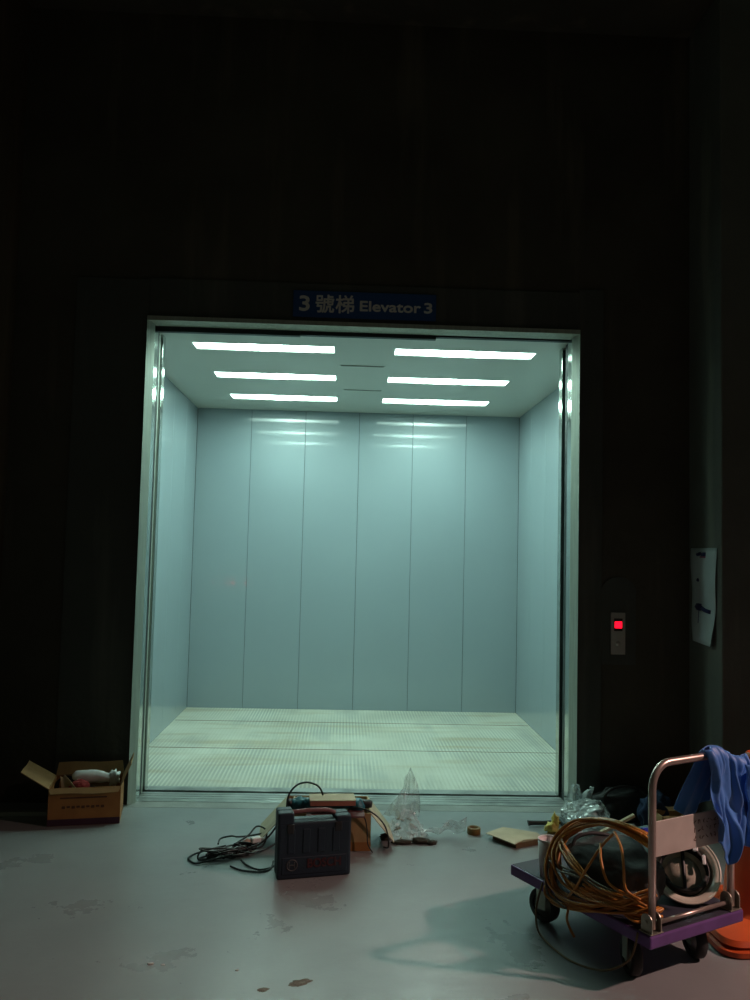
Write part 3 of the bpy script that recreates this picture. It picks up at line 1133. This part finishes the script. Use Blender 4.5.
# metal fittings glinting inside the film
rnd = random.Random(9)
for k in range(7):
    bm = bmesh.new()
    L_ = rnd.uniform(0.03, 0.055)
    lathe(bm, [(0, 0), (0.007, 0), (0.007, 0.008), (0.004, 0.009), (0.004, L_), (0, L_)], 10)
    x, y, z = 0.33 + rnd.uniform(-0.04, 0.08), 4.45 + rnd.uniform(-0.05, 0.05), 0.013 + 0.016 * k
    o = ob('anchor_bolt', bm, 'metal_bits', loc=(x, y, z))
    o.rotation_euler = (R(90 + rnd.uniform(-25, 25)), 0, rnd.uniform(0, 6))
    tag(o, 'shiny metal bolt inside the clear plastic film', 'bolt', 'bolts in the clear film')
# dark gritty clamps at its foot
for k, (x, y, sx, sy, sz) in enumerate(((0.255, 4.42, 0.06, 0.05, 0.030), (0.335, 4.36, 0.10, 0.04, 0.020), (0.435, 4.375, 0.10, 0.045, 0.026), (0.490, 4.36, 0.05, 0.04, 0.020))):
    bm = bmesh.new()
    lump(bm, (0, 0, 0), (sx, sy, sz), 0.3, 3.5, 3, 11 + k)
    tag(ob('debris_lump', bm, 'rubble', loc=(x, y, 0)), ('dark lump at the left foot of the clear plastic film', 'flat dark lump in front of the clear plastic film',
        'dark lump at the right foot of the clear plastic film', 'outermost dark lump right of the clear plastic film')[k], 'debris', 'dark lumps by the clear film')

# ---- flat carton, amber tape, hammer, yellow flower-like tape in the middle right
FB = (0.795, 4.43, 0)
t = thing('folded_paper_box', 'flattened light kraft box with dark open end on the floor', 'box', FB, R(-18))
bm = bmesh.new()
mm = Matrix.Translation((0, 0, 0.028)) @ Matrix.Rotation(R(4), 4, 'Y')


prism(bm, [(-0.015, 0.02), (0.15, -0.10), (0.185, -0.02), (0.285, 0.04), (0.245, 0.12), (0.06, 0.15)], 0.026, 0.030)
ob('top_panel', bm, 'card_light', t)
bm = bmesh.new()
prism(bm, [(0.02, 0.03), (0.155, -0.075), (0.27, 0.035), (0.235, 0.115), (0.075, 0.13)], 0.0, 0.026)
ob('box_sides', bm, 'card_dark', t)
bm = bmesh.new()
lathe(bm, [(0.022, 0), (0.034, 0), (0.036, 0.004), (0.036, 0.030), (0.034, 0.034), (0.022, 0.034), (0.022, 0)], 24)
tag(ob('tape_roll', bm, 'amber', loc=(0.735, 4.53, 0)), 'small amber tape roll on the floor beside the kraft box', 'tape')
t = thing('hammer', 'hammer with black grip lying on the floor behind the kraft box', 'hammer', (1.06, 4.66, 0.0), R(6))
bm = bmesh.new()
tube(bm, catmull([(0, 0, 0.018), (0.02, 0, 0.019), (0.09, 0, 0.017), (0.13, 0, 0.017)], 5), lambda s: 0.016 - 0.004 * math.sin(s * 3), 12)
ob('grip', bm, 'black', t)
bm = bmesh.new()
tube(bm, [(0.128, 0, 0.017), (0.20, 0, 0.017)], 0.009, 10)
ob('shaft', bm, 'amber', t)
bm = bmesh.new()
box(bm, 0.185, 0.213, -0.055, 0.05, 0.004, 0.032, bev=0.006)
ob('head', bm, 'dark_steel', t)
bm = bmesh.new()
lump(bm, (0, 0, 0), (0.07, 0.06, 0.055), 0.4, 3, 3, 21)
lump(bm, (0.02, 0.0, 0.04), (0.035, 0.03, 0.06), 0.35, 3, 3, 23)
tag(ob('yellow_glove', bm, 'yellow', loc=(1.165, 4.555, 0.0)), 'crumpled yellow glove on the floor behind the paper cup', 'glove')
# pale scraps
bm = bmesh.new()
lump(bm, (0, 0, 0), (0.10, 0.07, 0.035), 0.3, 3, 3, 31)
tag(ob('white_scrap', bm, 'white_plastic', loc=(1.27, 4.50, 0.0)), 'white crumpled scrap beside the yellow glove', 'scrap')

# ---- translucent carrier bag by the right jamb
t = thing('carrier_bag', 'translucent plastic carrier bag slumped at the right door jamb', 'plastic bag', (1.385, 4.79, 0.004))
bm = bmesh.new()
crumple(bm, (0.02, -0.04, 0), 0.36, 0.24, 0.160, 8, folds=20, spike=0.35)
ob('bag_body', bm, 'bag_clear', t)


def ear(u, v):
    x = -0.055 + 0.10 * u * (1 - 0.65 * v) + 0.045 * v
    return Vector((x - 0.03, 0.02 * math.sin(u * 10 + 2 * v), 0.10 + 0.095 * v))


def ear2(u, v):
    x = -0.02 + 0.08 * u * (1 - 0.6 * v) + 0.06 * v
    return Vector((x, -0.02 + 0.02 * math.sin(u * 8 + 3 * v), 0.10 + 0.09 * v * (0.8 + 0.2 * u)))


def ear3(u, v):
    return Vector((0.085 + 0.05 * u, -0.02 + 0.015 * math.sin(u * 9), 0.05 + 0.055 * v * (0.6 + 0.4 * abs(2 * u - 1))))


for fn in (ear, ear2, ear3):
    bm = bmesh.new()
    quadsheet(bm, fn, 12, 8, 0.0006)
    ob('bag_handle', bm, 'bag_clear', t, smooth=True)

# ---- dark bag, blue cloth and brown carton against the wall behind the trolley
t = thing('duffel_bag', 'black fabric bag slumped against the wall right of the lift', 'bag', (1.70, 4.82, 0))
bm = bmesh.new()
lump(bm, (-0.05, 0, 0), (0.36, 0.22, 0.175), 0.14, 2.2, 4, 41, power=0.8)
ob('bag_body', bm, 'bag_black', t)
bm = bmesh.new()
tube(bm, catmull([(-0.19, -0.06, 0.12), (-0.16, -0.08, 0.18), (-0.08, -0.07, 0.20), (0.0, -0.07, 0.185), (0.04, -0.06, 0.13)], 7), 0.007, 8)
ob('bag_strap', bm, 'black', t)
bm = bmesh.new()
lump(bm, (0, 0, 0), (0.19, 0.16, 0.19), 0.18, 2.4, 4, 44)
tag(ob('dark_blue_jacket', bm, 'navy_cloth', loc=(1.77, 4.64, 0.0)), 'dark blue cloth heap in front of the black bag', 'cloth')
bc = open_carton('brown_carton', 'small brown carton behind the trolley handle', (1.735, 4.46, 0.0), R(4), 0.16, 0.10, 0.125,
                 {'back': (0.03, 60, 0.0), 'front': (0.03, 130, 0.0)}, ['card', 'card', 'card'])
bm = bmesh.new()
box(bm, 0, 0.22, -0.011, 0.011, 0, 0.016, bev=0.002, mtx=Matrix.Rotation(R(-24), 4, 'Y'))
tag(ob('wooden_board', bm, 'wood', loc=(1.42, 4.52, 0.006), rz=R(8)), 'thin pale wood slat between the carrier bag and the brown carton', 'wood')
bm = bmesh.new()
box(bm, 0, 0.17, -0.028, 0.028, 0, 0.012, bev=0.002, mtx=Matrix.Rotation(R(-30), 4, 'Y'))
tag(ob('pale_board', bm, 'kraft', loc=(1.560, 4.42, 0.006), rz=R(5)), 'short pale board leaning left of the trolley handle', 'board')
bm = bmesh.new()
lathe(bm, [(0, 0), (0.024, 0), (0.028, 0.004), (0.028, 0.05), (0.026, 0.054), (0, 0.054)], 20)
tag(ob('plastic_tub', bm, 'white_plastic', loc=(1.59, 4.53, 0.0)), 'small whitish round tub among the scraps behind the trolley', 'tub')

# ---- platform trolley
TC = Vector((1.145, 3.315, 0))
TA = R(28)
tr = thing('platform_trolley', 'purple platform trolley with folding steel push handle', 'trolley', TC, TA)


def tl(a, b, z=0.0):
    c, s = math.cos(TA), math.sin(TA)
    return (TC.x + a * c - b * s, TC.y + a * s + b * c, z)


bm = bmesh.new()
box(bm, -0.25, 0.25, -0.345, 0.405, 0.155, 0.1985, bev=0.006, seg=2)
ob('deck', bm, 'purple', tr)
bm = bmesh.new()
box(bm, -0.243, 0.243, -0.338, 0.398, 0.1975, 0.2005, bev=0.001)
ob('vinyl_top', bm, 'purple_top', tr)['label'] = 'dark vinyl top'
for (a, b, sw) in ((-0.175, 0.275, 12), (0.175, 0.31, -15), (-0.185, -0.20, -25), (0.13, -0.22, -20)):
    w = ob_parent = bpy.data.objects.new('caster', None)
    bm = bmesh.new()
    box(bm, -0.035, 0.035, -0.045, 0.045, 0.149, 0.155, bev=0.002)
    for s in (-1, 1):
        prism(bm, [(0.0, 0.0)] * 0 or [(-0.030, -0.02), (0.030, -0.02), (0.030, 0.02), (-0.030, 0.02)], 0.149, 0.150)
        box(bm, s * 0.024 - 0.0015, s * 0.024 + 0.0015, -0.022, 0.022, 0.055, 0.150)
    fork = ob('caster_fork', bm, 'zinc', tr, loc=(a, b, 0), rz=R(sw))
    rot = Matrix.Translation((0, 0, 0.068)) @ Matrix.Rotation(R(90), 4, 'Y')
    bm = bmesh.new()
    lathe(bm, [(0.045, -0.018), (0.062, -0.019), (0.068, -0.013), (0.068, 0.013), (0.062, 0.019), (0.045, 0.018), (0.045, -0.018)], 36, rot)
    ob('wheel', bm, 'rubber', fork)
    bm = bmesh.new()
    lathe(bm, [(0, -0.021), (0.014, -0.021), (0.016, -0.016), (0.044, -0.012), (0.0445, 0.012), (0.016, 0.016), (0.014, 0.021), (0, 0.021)], 28, rot)
    ob('wheel_hub', bm, 'hub', fork)
    bpy.data.objects.remove(w)

HB = -0.318
hx = 0.212
for s in (-1, 1):
    bm = bmesh.new()
    # rounded zinc cheek plates
    for o_ in (-0.022, 0.022):
        pr = [(HB - 0.022, 0.2005), (HB + 0.028, 0.2005), (HB + 0.028, 0.235)]
        pr += [(HB + 0.003 + 0.025 * math.cos(R(q)), 0.240 + 0.025 * math.sin(R(q))) for q in range(10, 171, 20)]
        pr += [(HB - 0.022, 0.235)]
        x = s * hx + o_
        A = [bm.verts.new((x - 0.002, p[0], p[1])) for p in pr]
        B = [bm.verts.new((x + 0.002, p[0], p[1])) for p in pr]
        bm.faces.new(A)
        bm.faces.new(B[::-1])
        for k in range(len(pr)):
            bm.faces.new((A[k], A[(k + 1) % len(pr)], B[(k + 1) % len(pr)], B[k]))
    box(bm, s * hx - 0.032, s * hx + 0.032, HB - 0.024, HB + 0.03, 0.2005, 0.204, bev=0.001)
    tube(bm, [(s * hx - 0.030, HB + 0.003, 0.236), (s * hx + 0.030, HB + 0.003, 0.236)], 0.007, 10)
    ob('hinge_bracket', bm, 'zinc', tr)
bm = bmesh.new()
zt = 0.775
rb = 0.085
pts = [(-hx, HB, 0.212), (-hx, HB, 0.45), (-hx, HB, zt - rb)]
pts += [(-hx + rb - rb * math.cos(R(q)), HB, zt - rb + rb * math.sin(R(q))) for q in range(10, 91, 10)]
pts += [(0, HB, zt)]
pts += [(hx - rb + rb * math.sin(R(q)), HB, zt - rb + rb * math.cos(R(q))) for q in range(0, 91, 10)]
pts += [(hx, HB, 0.45), (hx, HB, 0.212)]
tube(bm, pts, 0.0135, 16)
hd = ob('push_handle', bm, 'tube', tr)
bm = bmesh.new()
tube(bm, [(-hx + 0.02, HB, 0.226), (hx - 0.02, HB, 0.226)], 0.0075, 12)
ob('lower_crossbar', bm, 'tube', tr)
bm = bmesh.new()
box(bm, -hx + 0.012, hx - 0.012, HB - 0.003, HB + 0.003, 0.452, 0.575, bev=0.002)
pl = ob('handle_plate', bm, 'handle_plate', tr)
pl['label'] = 'pale steel plate between the handle tubes'
# worn dark hand-written marks on the plate
bm = bmesh.new()
rnd = random.Random(4)
for row in range(3):
    x = 0.00
    while x < 0.15:
        z = 0.545 - row * 0.028
        for q in range(3):
            p0 = (x + rnd.uniform(0, 0.016), HB - 0.0036, z + rnd.uniform(-0.009, 0.009))
            p1 = (x + rnd.uniform(0, 0.016), HB - 0.0036, z + rnd.uniform(-0.009, 0.009))
            if (Vector(p0) - Vector(p1)).length > 0.004:
                tube(bm, [p0, p1], 0.0011, 5)
        x += 0.022
ob('worn_writing', bm, 'brown_print', pl)

# ---- cup on the deck
t = thing('paper_cup', 'white paper cup standing on the left end of the trolley deck', 'cup', tl(-0.195, 0.232, 0.2006))
bm = bmesh.new()
lathe(bm, [(0, 0.002), (0.033, 0.002), (0.034, 0.0), (0.043, 0.146), (0.0405, 0.146), (0.032, 0.006), (0, 0.006)], 32)
ob('cup_wall', bm, 'cup', t)
bm = bmesh.new()
tube(bm, [(0.042 * math.cos(2 * math.pi * k / 28), 0.042 * math.sin(2 * math.pi * k / 28), 0.147) for k in range(28)], 0.0028, 8, closed=True)
ob('rolled_rim', bm, 'white_plastic', t)

# ---- dark grey bag on the deck
t = thing('grey_tool_bag', 'dark grey lumpy bag on the trolley deck inside the orange hose', 'bag', tl(-0.085, -0.005, 0.2006), TA)
bm = bmesh.new()
lump(bm, (0, 0, 0), (0.28, 0.40, 0.195), 0.10, 1.9, 5, 51, power=0.72, ridge=0.08)
ob('bag_body', bm, 'bag_grey', t)
bm = bmesh.new()
tube(bm, catmull([(-0.11, 0.10, 0.15), (-0.09, 0.10, 0.190), (-0.03, 0.08, 0.205), (0.05, 0.06, 0.190), (0.08, 0.05, 0.17)], 7), 0.008, 8)
ob('bag_strap', bm, 'bag_black', t)


# ---- orange-brown hose coil draped around the bag (points in the trolley's own frame)
STRANDS = {"A": [(-0.13, -0.245, 0.461), (-0.138, -0.158, 0.483), (-0.162, -0.071, 0.49), (-0.162, 0.033, 0.464), (-0.171, 0.123, 0.412), (-0.208, 0.151, 0.358), (-0.256, 0.121, 0.309), (-0.262, 0.08, 0.263), (-0.262, 0.025, 0.237), (-0.262, -0.07, 0.238), (-0.262, -0.179, 0.25), (-0.206, -0.259, 0.244), (-0.172, -0.296, 0.241)], "B": [(-0.119, -0.217, 0.476), (-0.151, -0.111, 0.493), (-0.162, -0.009, 0.484), (-0.162, 0.099, 0.441), (-0.188, 0.161, 0.379), (-0.233, 0.169, 0.321), (-0.262, 0.148, 0.255), (-0.262, 0.113, 0.198), (-0.262, 0.024, 0.185), (-0.262, -0.121, 0.217), (-0.228, -0.233, 0.259), (-0.183, -0.283, 0.28)], "C": [(-0.171, -0.09, 0.475), (-0.216, -0.074, 0.418), (-0.262, -0.048, 0.343), (-0.262, 0.014, 0.256), (-0.262, 0.046, 0.2), (-0.262, 0.056, 0.162), (-0.262, 0.05, 0.109), (-0.262, 0.022, 0.067)], "D": [(-0.199, 0.161, 0.365), (-0.233, 0.101, 0.343), (-0.262, 0.009, 0.317), (-0.262, -0.07, 0.285), (-0.262, -0.169, 0.288), (-0.219, -0.243, 0.282), (-0.179, -0.289, 0.274)], "E": [(-0.262, 0.171, 0.263), (-0.251, 0.172, 0.299), (-0.262, 0.091, 0.289), (-0.262, -0.017, 0.296), (-0.262, -0.145, 0.29), (-0.228, -0.232, 0.291)], "F": [(-0.176, -0.1, 0.471), (-0.216, -0.173, 0.434), (-0.242, -0.217, 0.382), (-0.233, -0.227, 0.314), (-0.206, -0.258, 0.286)], "G": [(-0.205, -0.063, 0.427), (-0.256, -0.118, 0.387), (-0.262, -0.159, 0.331), (-0.24, -0.22, 0.302), (-0.188, -0.279, 0.279)], "H": [(-0.262, 0.176, 0.184), (-0.262, 0.158, 0.152), (-0.262, 0.089, 0.146), (-0.262, -0.071, 0.191), (-0.251, -0.207, 0.265), (-0.206, -0.258, 0.299), (-0.179, -0.289, 0.319)], "I": [(-0.245, 0.179, 0.304), (-0.262, 0.177, 0.245), (-0.262, 0.17, 0.193), (-0.262, 0.129, 0.17), (-0.262, 0.056, 0.166)]}


def strand(bm, key, n, r0, seed, jb=0.012, jz=0.010, ja=0.012):
    rnd = random.Random(seed)
    base = STRANDS[key]
    for k in range(n):
        ob_, oz, oa = rnd.uniform(-jb, jb), rnd.uniform(-jz, jz), rnd.uniform(-ja, ja)
        pts = []
        for (a, b, z) in base:
            pts.append((a + oa + rnd.uniform(-0.004, 0.004), b + ob_ + rnd.uniform(-jb, jb) * 0.6, z + oz + rnd.uniform(-jz, jz) * 0.6))
        tube(bm, catmull(pts, 6), r0, 7)


t = thing('hose_coil', 'coil of orange-brown hose heaped on the trolley around a dark bag', 'hose', TC, TA)
for key, n, sd_ in (('A', 7, 1), ('B', 5, 2), ('D', 5, 3), ('H', 4, 6)):
    bm = bmesh.new()
    strand(bm, key, n, 0.0050, sd_)
    ob('hose_bundle', bm, 'cord_orange', t)['kind'] = 'stuff'
for key, sd_ in (('C', 4), ('F', 8), ('G', 9)):
    bm = bmesh.new()
    strand(bm, key, 1, 0.0050, sd_)
    ob('hose_strand', bm, 'cord_orange', t)
bm = bmesh.new()
strand(bm, 'E', 3, 0.0042, 14)
strand(bm, 'I', 3, 0.0042, 15)
ob('pale_bundle', bm, 'cord_pale', t)['kind'] = 'stuff'
bm = bmesh.new()
rnd = random.Random(12)
for k in range(14):       # strands gathered towards the handle foot
    zz = rnd.uniform(0.207, 0.250)
    pts = [(-0.262 + rnd.uniform(-.01, .01), rnd.uniform(-0.12, 0.0), rnd.uniform(0.24, 0.29)),
           (-0.24 + rnd.uniform(-.01, .03), -0.17, zz + 0.03), (-0.20 + rnd.uniform(-.03, .05), -0.25 + rnd.uniform(-.02, .02), zz + 0.01),
           (-0.13 + rnd.uniform(-.03, .03), -0.272 + rnd.uniform(-.01, .02), zz + rnd.uniform(-0.0, 0.02))]
    tube(bm, catmull(pts, 6), 0.0052, 6)
ob('gathered_strands', bm, 'cord_orange', t)['kind'] = 'stuff'
bm = bmesh.new()
tube(bm, catmull([(-0.262, 0.19, 0.20), (-0.285, 0.20, 0.10), (-0.30, 0.17, 0.03), (-0.31, 0.08, 0.006), (-0.32, -0.05, 0.006), (-0.30, -0.18, 0.03), (-0.27, -0.27, 0.10), (-0.262, -0.30, 0.20)], 8), 0.004, 8)
ob('hanging_loop', bm, 'card_dark', t)

# ---- hard hat lying open side to the handle
hp = Vector(tl(0.130, -0.175, 0.312))
t = bpy.data.objects.new('hard_hat', None)
COL.objects.link(t)
tag(t, 'white hard hat tipped over on the trolley, black harness showing', 'hard hat')
t.location = hp
nrm = Vector((-0.20, -0.70, 0.68)).normalized()      # direction the opening faces
t.rotation_mode = 'QUATERNION'
t.rotation_quaternion = (nrm.to_track_quat('Z', 'Y'))
bm = bmesh.new()
prof = [(0.138, 0.004), (0.132, 0.0), (0.116, -0.004), (0.113, -0.04), (0.100, -0.08), (0.075, -0.112), (0.040, -0.130), (0, -0.135),
        ]
inner = [(0, -0.131), (0.039, -0.126), (0.072, -0.108), (0.096, -0.078), (0.109, -0.04), (0.112, 0.001), (0.131, 0.005), (0.138, 0.004)]
sc = Matrix.Diagonal((0.93, 0.97, 0.85, 1.0))
lathe(bm, prof + inner, 44, sc)
ob('shell', bm, 'helmet', t)
bm = bmesh.new()
tube(bm, [(0.93 * 0.138 * math.cos(2 * math.pi * k / 44), 0.97 * 0.138 * math.sin(2 * math.pi * k / 44), 0.003) for k in range(44)], 0.004, 8, closed=True)
ob('rim', bm, 'helmet', t)
bm = bmesh.new()
lathe(bm, [(0.0, -0.030), (0.035, -0.033), (0.060, -0.045), (0.072, -0.065)], 32, sc)
ob('inner_pad', bm, 'helmet_in', t)
bm = bmesh.new()
lathe(bm, [(0.088, -0.045), (0.094, -0.006), (0.098, -0.006), (0.093, -0.045), (0.088, -0.045)], 40, sc)
ob('headband', bm, 'black', t)
for ang in (75,):
    bm = bmesh.new()
    a = R(ang + 15)
    pts = []
    for q in range(13):
        u = -1 + q / 6
        pts.append((0.9 * 0.088 * u * math.cos(a), 1.06 * 0.088 * u * math.sin(a), -0.030 + 0.004 * (1 - u * u)))
    bmx = bm
    tube(bmx, pts, 0.007, 6)
    ob('strap', bm, 'black', t)
bm = bmesh.new()
tube(bm, catmull([(-0.075, -0.03, -0.01), (-0.05, -0.07, 0.0), (0.0, -0.088, 0.006), (0.05, -0.07, 0.004), (0.078, -0.02, -0.01)], 6), 0.009, 8)
tube(bm, catmull([(0.07, 0.05, -0.01), (0.03, 0.085, 0.004), (-0.03, 0.088, 0.002), (-0.07, 0.05, -0.01)], 6), 0.008, 8)
ob('chin_strap', bm, 'rubber', t)
bm = bmesh.new()
box(bm, 0.035, 0.055, 0.068, 0.098, 0.0, 0.012, bev=0.003)
box(bm, 0.066, 0.080, 0.02, 0.058, -0.002, 0.008, bev=0.003)
ob('buckle', bm, 'white_plastic', t)

# teal cloth and a bright blue strip behind the hat
bm = bmesh.new()
lump(bm, (0, 0, 0), (0.15, 0.17, 0.185), 0.13, 2.2, 4, 61, power=0.8)
tag(ob('teal_cloth', bm, 'teal_cloth', loc=tl(0.195, 0.045, 0.2006)), 'teal folded cloth behind the white hard hat on the trolley', 'cloth')
bm = bmesh.new()
box(bm, -0.05, 0.05, -0.012, 0.012, 0, 0.020, bev=0.004, mtx=Matrix.Rotation(R(8), 4, 'Y'))
tag(ob('blue_marker', bm, 'blue_plastic', loc=tl(0.185, 0.04, 0.372), rz=TA), 'bright blue plastic piece just under the handle plate', 'plastic piece')

# ---- blue raincoat over the handle
t = thing('blue_raincoat', 'blue crumpled raincoat hung over the right end of the trolley handle', 'coat', TC, TA)


def bar_z(a):
    if a < hx - rb:
        return zt
    k = min(1.0, (a - (hx - rb)) / (rb + 0.05))
    return zt - 0.05 * k * k


def hem_len(u):
    return 0.29 + 0.105 * math.exp(-((u - 0.34) / 0.17) ** 2) + 0.012 * math.sin(u * 11)


def cloth_front(u, v):
    # u: 0 inner edge .. 1 outer edge, v: 0 at the bar .. 1 hem
    a = (0.050 + 0.250 * u) * (1 - v) + (0.080 + 0.215 * u) * v
    fold = 0.018 * math.sin(u * 13 + v * 2.5) * (0.35 + 0.65 * v) + 0.009 * math.sin(u * 29 - v * 5)
    z0 = bar_z(a) + 0.024
    rollv = min(1, v / 0.07)
    y = HB - 0.002 - 0.022 * math.sin(rollv * math.pi / 2) - 0.014 * v - abs(fold) * 0.9 - fold * 0.5
    z = z0 - 0.022 * (1 - math.cos(rollv * math.pi / 2)) - hem_len(u) * v
    crump = noise.noise(Vector((a * 14, 1.0, z * 12))) * 0.014 * (v > 0.02)
    return Vector((a + crump + 0.010 * math.sin(v * 9 + u * 3), y - abs(crump), z + 0.014 * math.sin(u * 8) * (1 - v)))


def cloth_back(u, v):
    a = (0.050 + 0.250 * u) * (1 - v) + (-0.035 + 0.30 * u) * v
    fold = 0.014 * math.sin(u * 13 + v * 2.0) * (0.3 + 0.7 * v)
    z0 = bar_z(0.050 + 0.250 * u) + 0.024
    rollv = min(1, v / 0.07)
    y = HB - 0.002 + 0.022 * math.sin(rollv * math.pi / 2) + 0.020 * v + abs(fold) + fold * 0.4
    z = z0 - 0.022 * (1 - math.cos(rollv * math.pi / 2)) - (0.195 + 0.03 * math.sin(u * 7)) * v
    return Vector((a, y, z + 0.014 * math.sin(u * 8) * (1 - v)))


bm = bmesh.new()
quadsheet(bm, cloth_front, 70, 50, 0.0025)
ob('front_drape', bm, 'cloth', t, smooth=True)
bm = bmesh.new()
quadsheet(bm, cloth_back, 50, 32, 0.0025)
ob('back_drape', bm, 'cloth', t, smooth=True)


def sleeve(u, v):
    a = 0.225 + 0.085 * u + 0.02 * v
    return Vector((a, HB - 0.052 - 0.022 * math.sin(u * math.pi) - 0.006 * math.sin(v * 14), 0.74 - (0.27 - 0.04 * u) * v))


bm = bmesh.new()
quadsheet(bm, sleeve, 14, 26, 0.0025)
ob('sleeve', bm, 'cloth', t, smooth=True)

# ---- traffic cone
t = thing('traffic_cone', 'orange traffic cone standing right behind the trolley', 'traffic cone', (1.750, 3.455, 0), R(2))
bm = bmesh.new()


def rrect(w, r, n=6):
    out = []
    for cx, cy, a0 in ((w - r, w - r, 0), (-w + r, w - r, 90), (-w + r, -w + r, 180), (w - r, -w + r, 270)):
        for k in range(n + 1):
            a = R(a0 + 90 * k / n)
            out.append((cx + r * math.cos(a), cy + r * math.sin(a)))
    return out


rings = []
for (w, z) in ((0.283, 0.0), (0.290, 0.006), (0.290, 0.024), (0.270, 0.030), (0.270, 0.034), (0.279, 0.040), (0.268, 0.058), (0.220, 0.068), (0.15, 0.072)):
    rings.append([bm.verts.new((x, y, z)) for x, y in rrect(w, 0.07)])
bm.faces.new(rings[0])
bm.faces.new(rings[-1])
for A, B in zip(rings, rings[1:]):
    for k in range(len(A)):
        bm.faces.new((A[k], A[(k + 1) % len(A)], B[(k + 1) % len(B)], B[k])).smooth = True
ob('base', bm, 'cone', t, autos=True)
bm = bmesh.new()
lathe(bm, [(0.165, 0.066), (0.150, 0.075), (0.138, 0.10), (0.128, 0.20), (0.050, 0.68), (0.046, 0.70), (0.036, 0.705), (0.032, 0.70), (0.04, 0.66), (0.11, 0.20), (0.12, 0.068)], 48)
ob('cone_body', bm, 'cone', t)

# ---- dried mud and pale chips on the floor
t_specs = [(-0.116, 2.977, 0.042, 0.022, 'dried mud spot with chips on the floor nearest the camera'),
           (-0.24, 2.93, 0.020, 0.014, 'small dark dirt speck left of the largest mud spot')]
for x, y, a, b, lab in t_specs:
    bm = bmesh.new()
    n = 26
    ctr = bm.verts.new((0, 0, 0.003))
    rg = []
    rg0 = []
    for k in range(n):
        q = 2 * math.pi * k / n
        rr = 1 + 0.45 * noise.noise(Vector((math.cos(q) * 2.2, math.sin(q) * 2.2, x * 9)))
        rg.append(bm.verts.new((a * rr * math.cos(q), b * rr * math.sin(q), 0.0005)))
        rg0.append(bm.verts.new((a * 0.6 * rr * math.cos(q), b * 0.6 * rr * math.sin(q), 0.0028)))
    for k in range(n):
        k2 = (k + 1) % n
        bm.faces.new((rg[k], rg[k2], rg0[k2], rg0[k]))
        bm.faces.new((rg0[k], rg0[k2], ctr))
    tag(ob('mud_spot', bm, 'stain', loc=(x, y, 0.0), rz=R(25)), lab, 'dirt', 'mud spots on the floor')
for k, (x, y, s_) in enumerate(((-0.66, 3.10, 0.012), (-0.615, 3.095, 0.008), (-0.345, 3.06, 0.007))):
    bm = bmesh.new()
    lump(bm, (0, 0, 0), (s_ * 2, s_ * 1.3, s_ * 0.5), 0.3, 3, 2, 70 + k)
    tag(ob('pale_chip', bm, 'white_plastic', loc=(x, y, 0)), ('larger of two neighbouring pale chips on the front left floor', 'smaller of two neighbouring pale chips on the front left floor',
                                                           'lone pale chip on the floor in front of the case')[k], 'chip', 'pale chips on the floor')
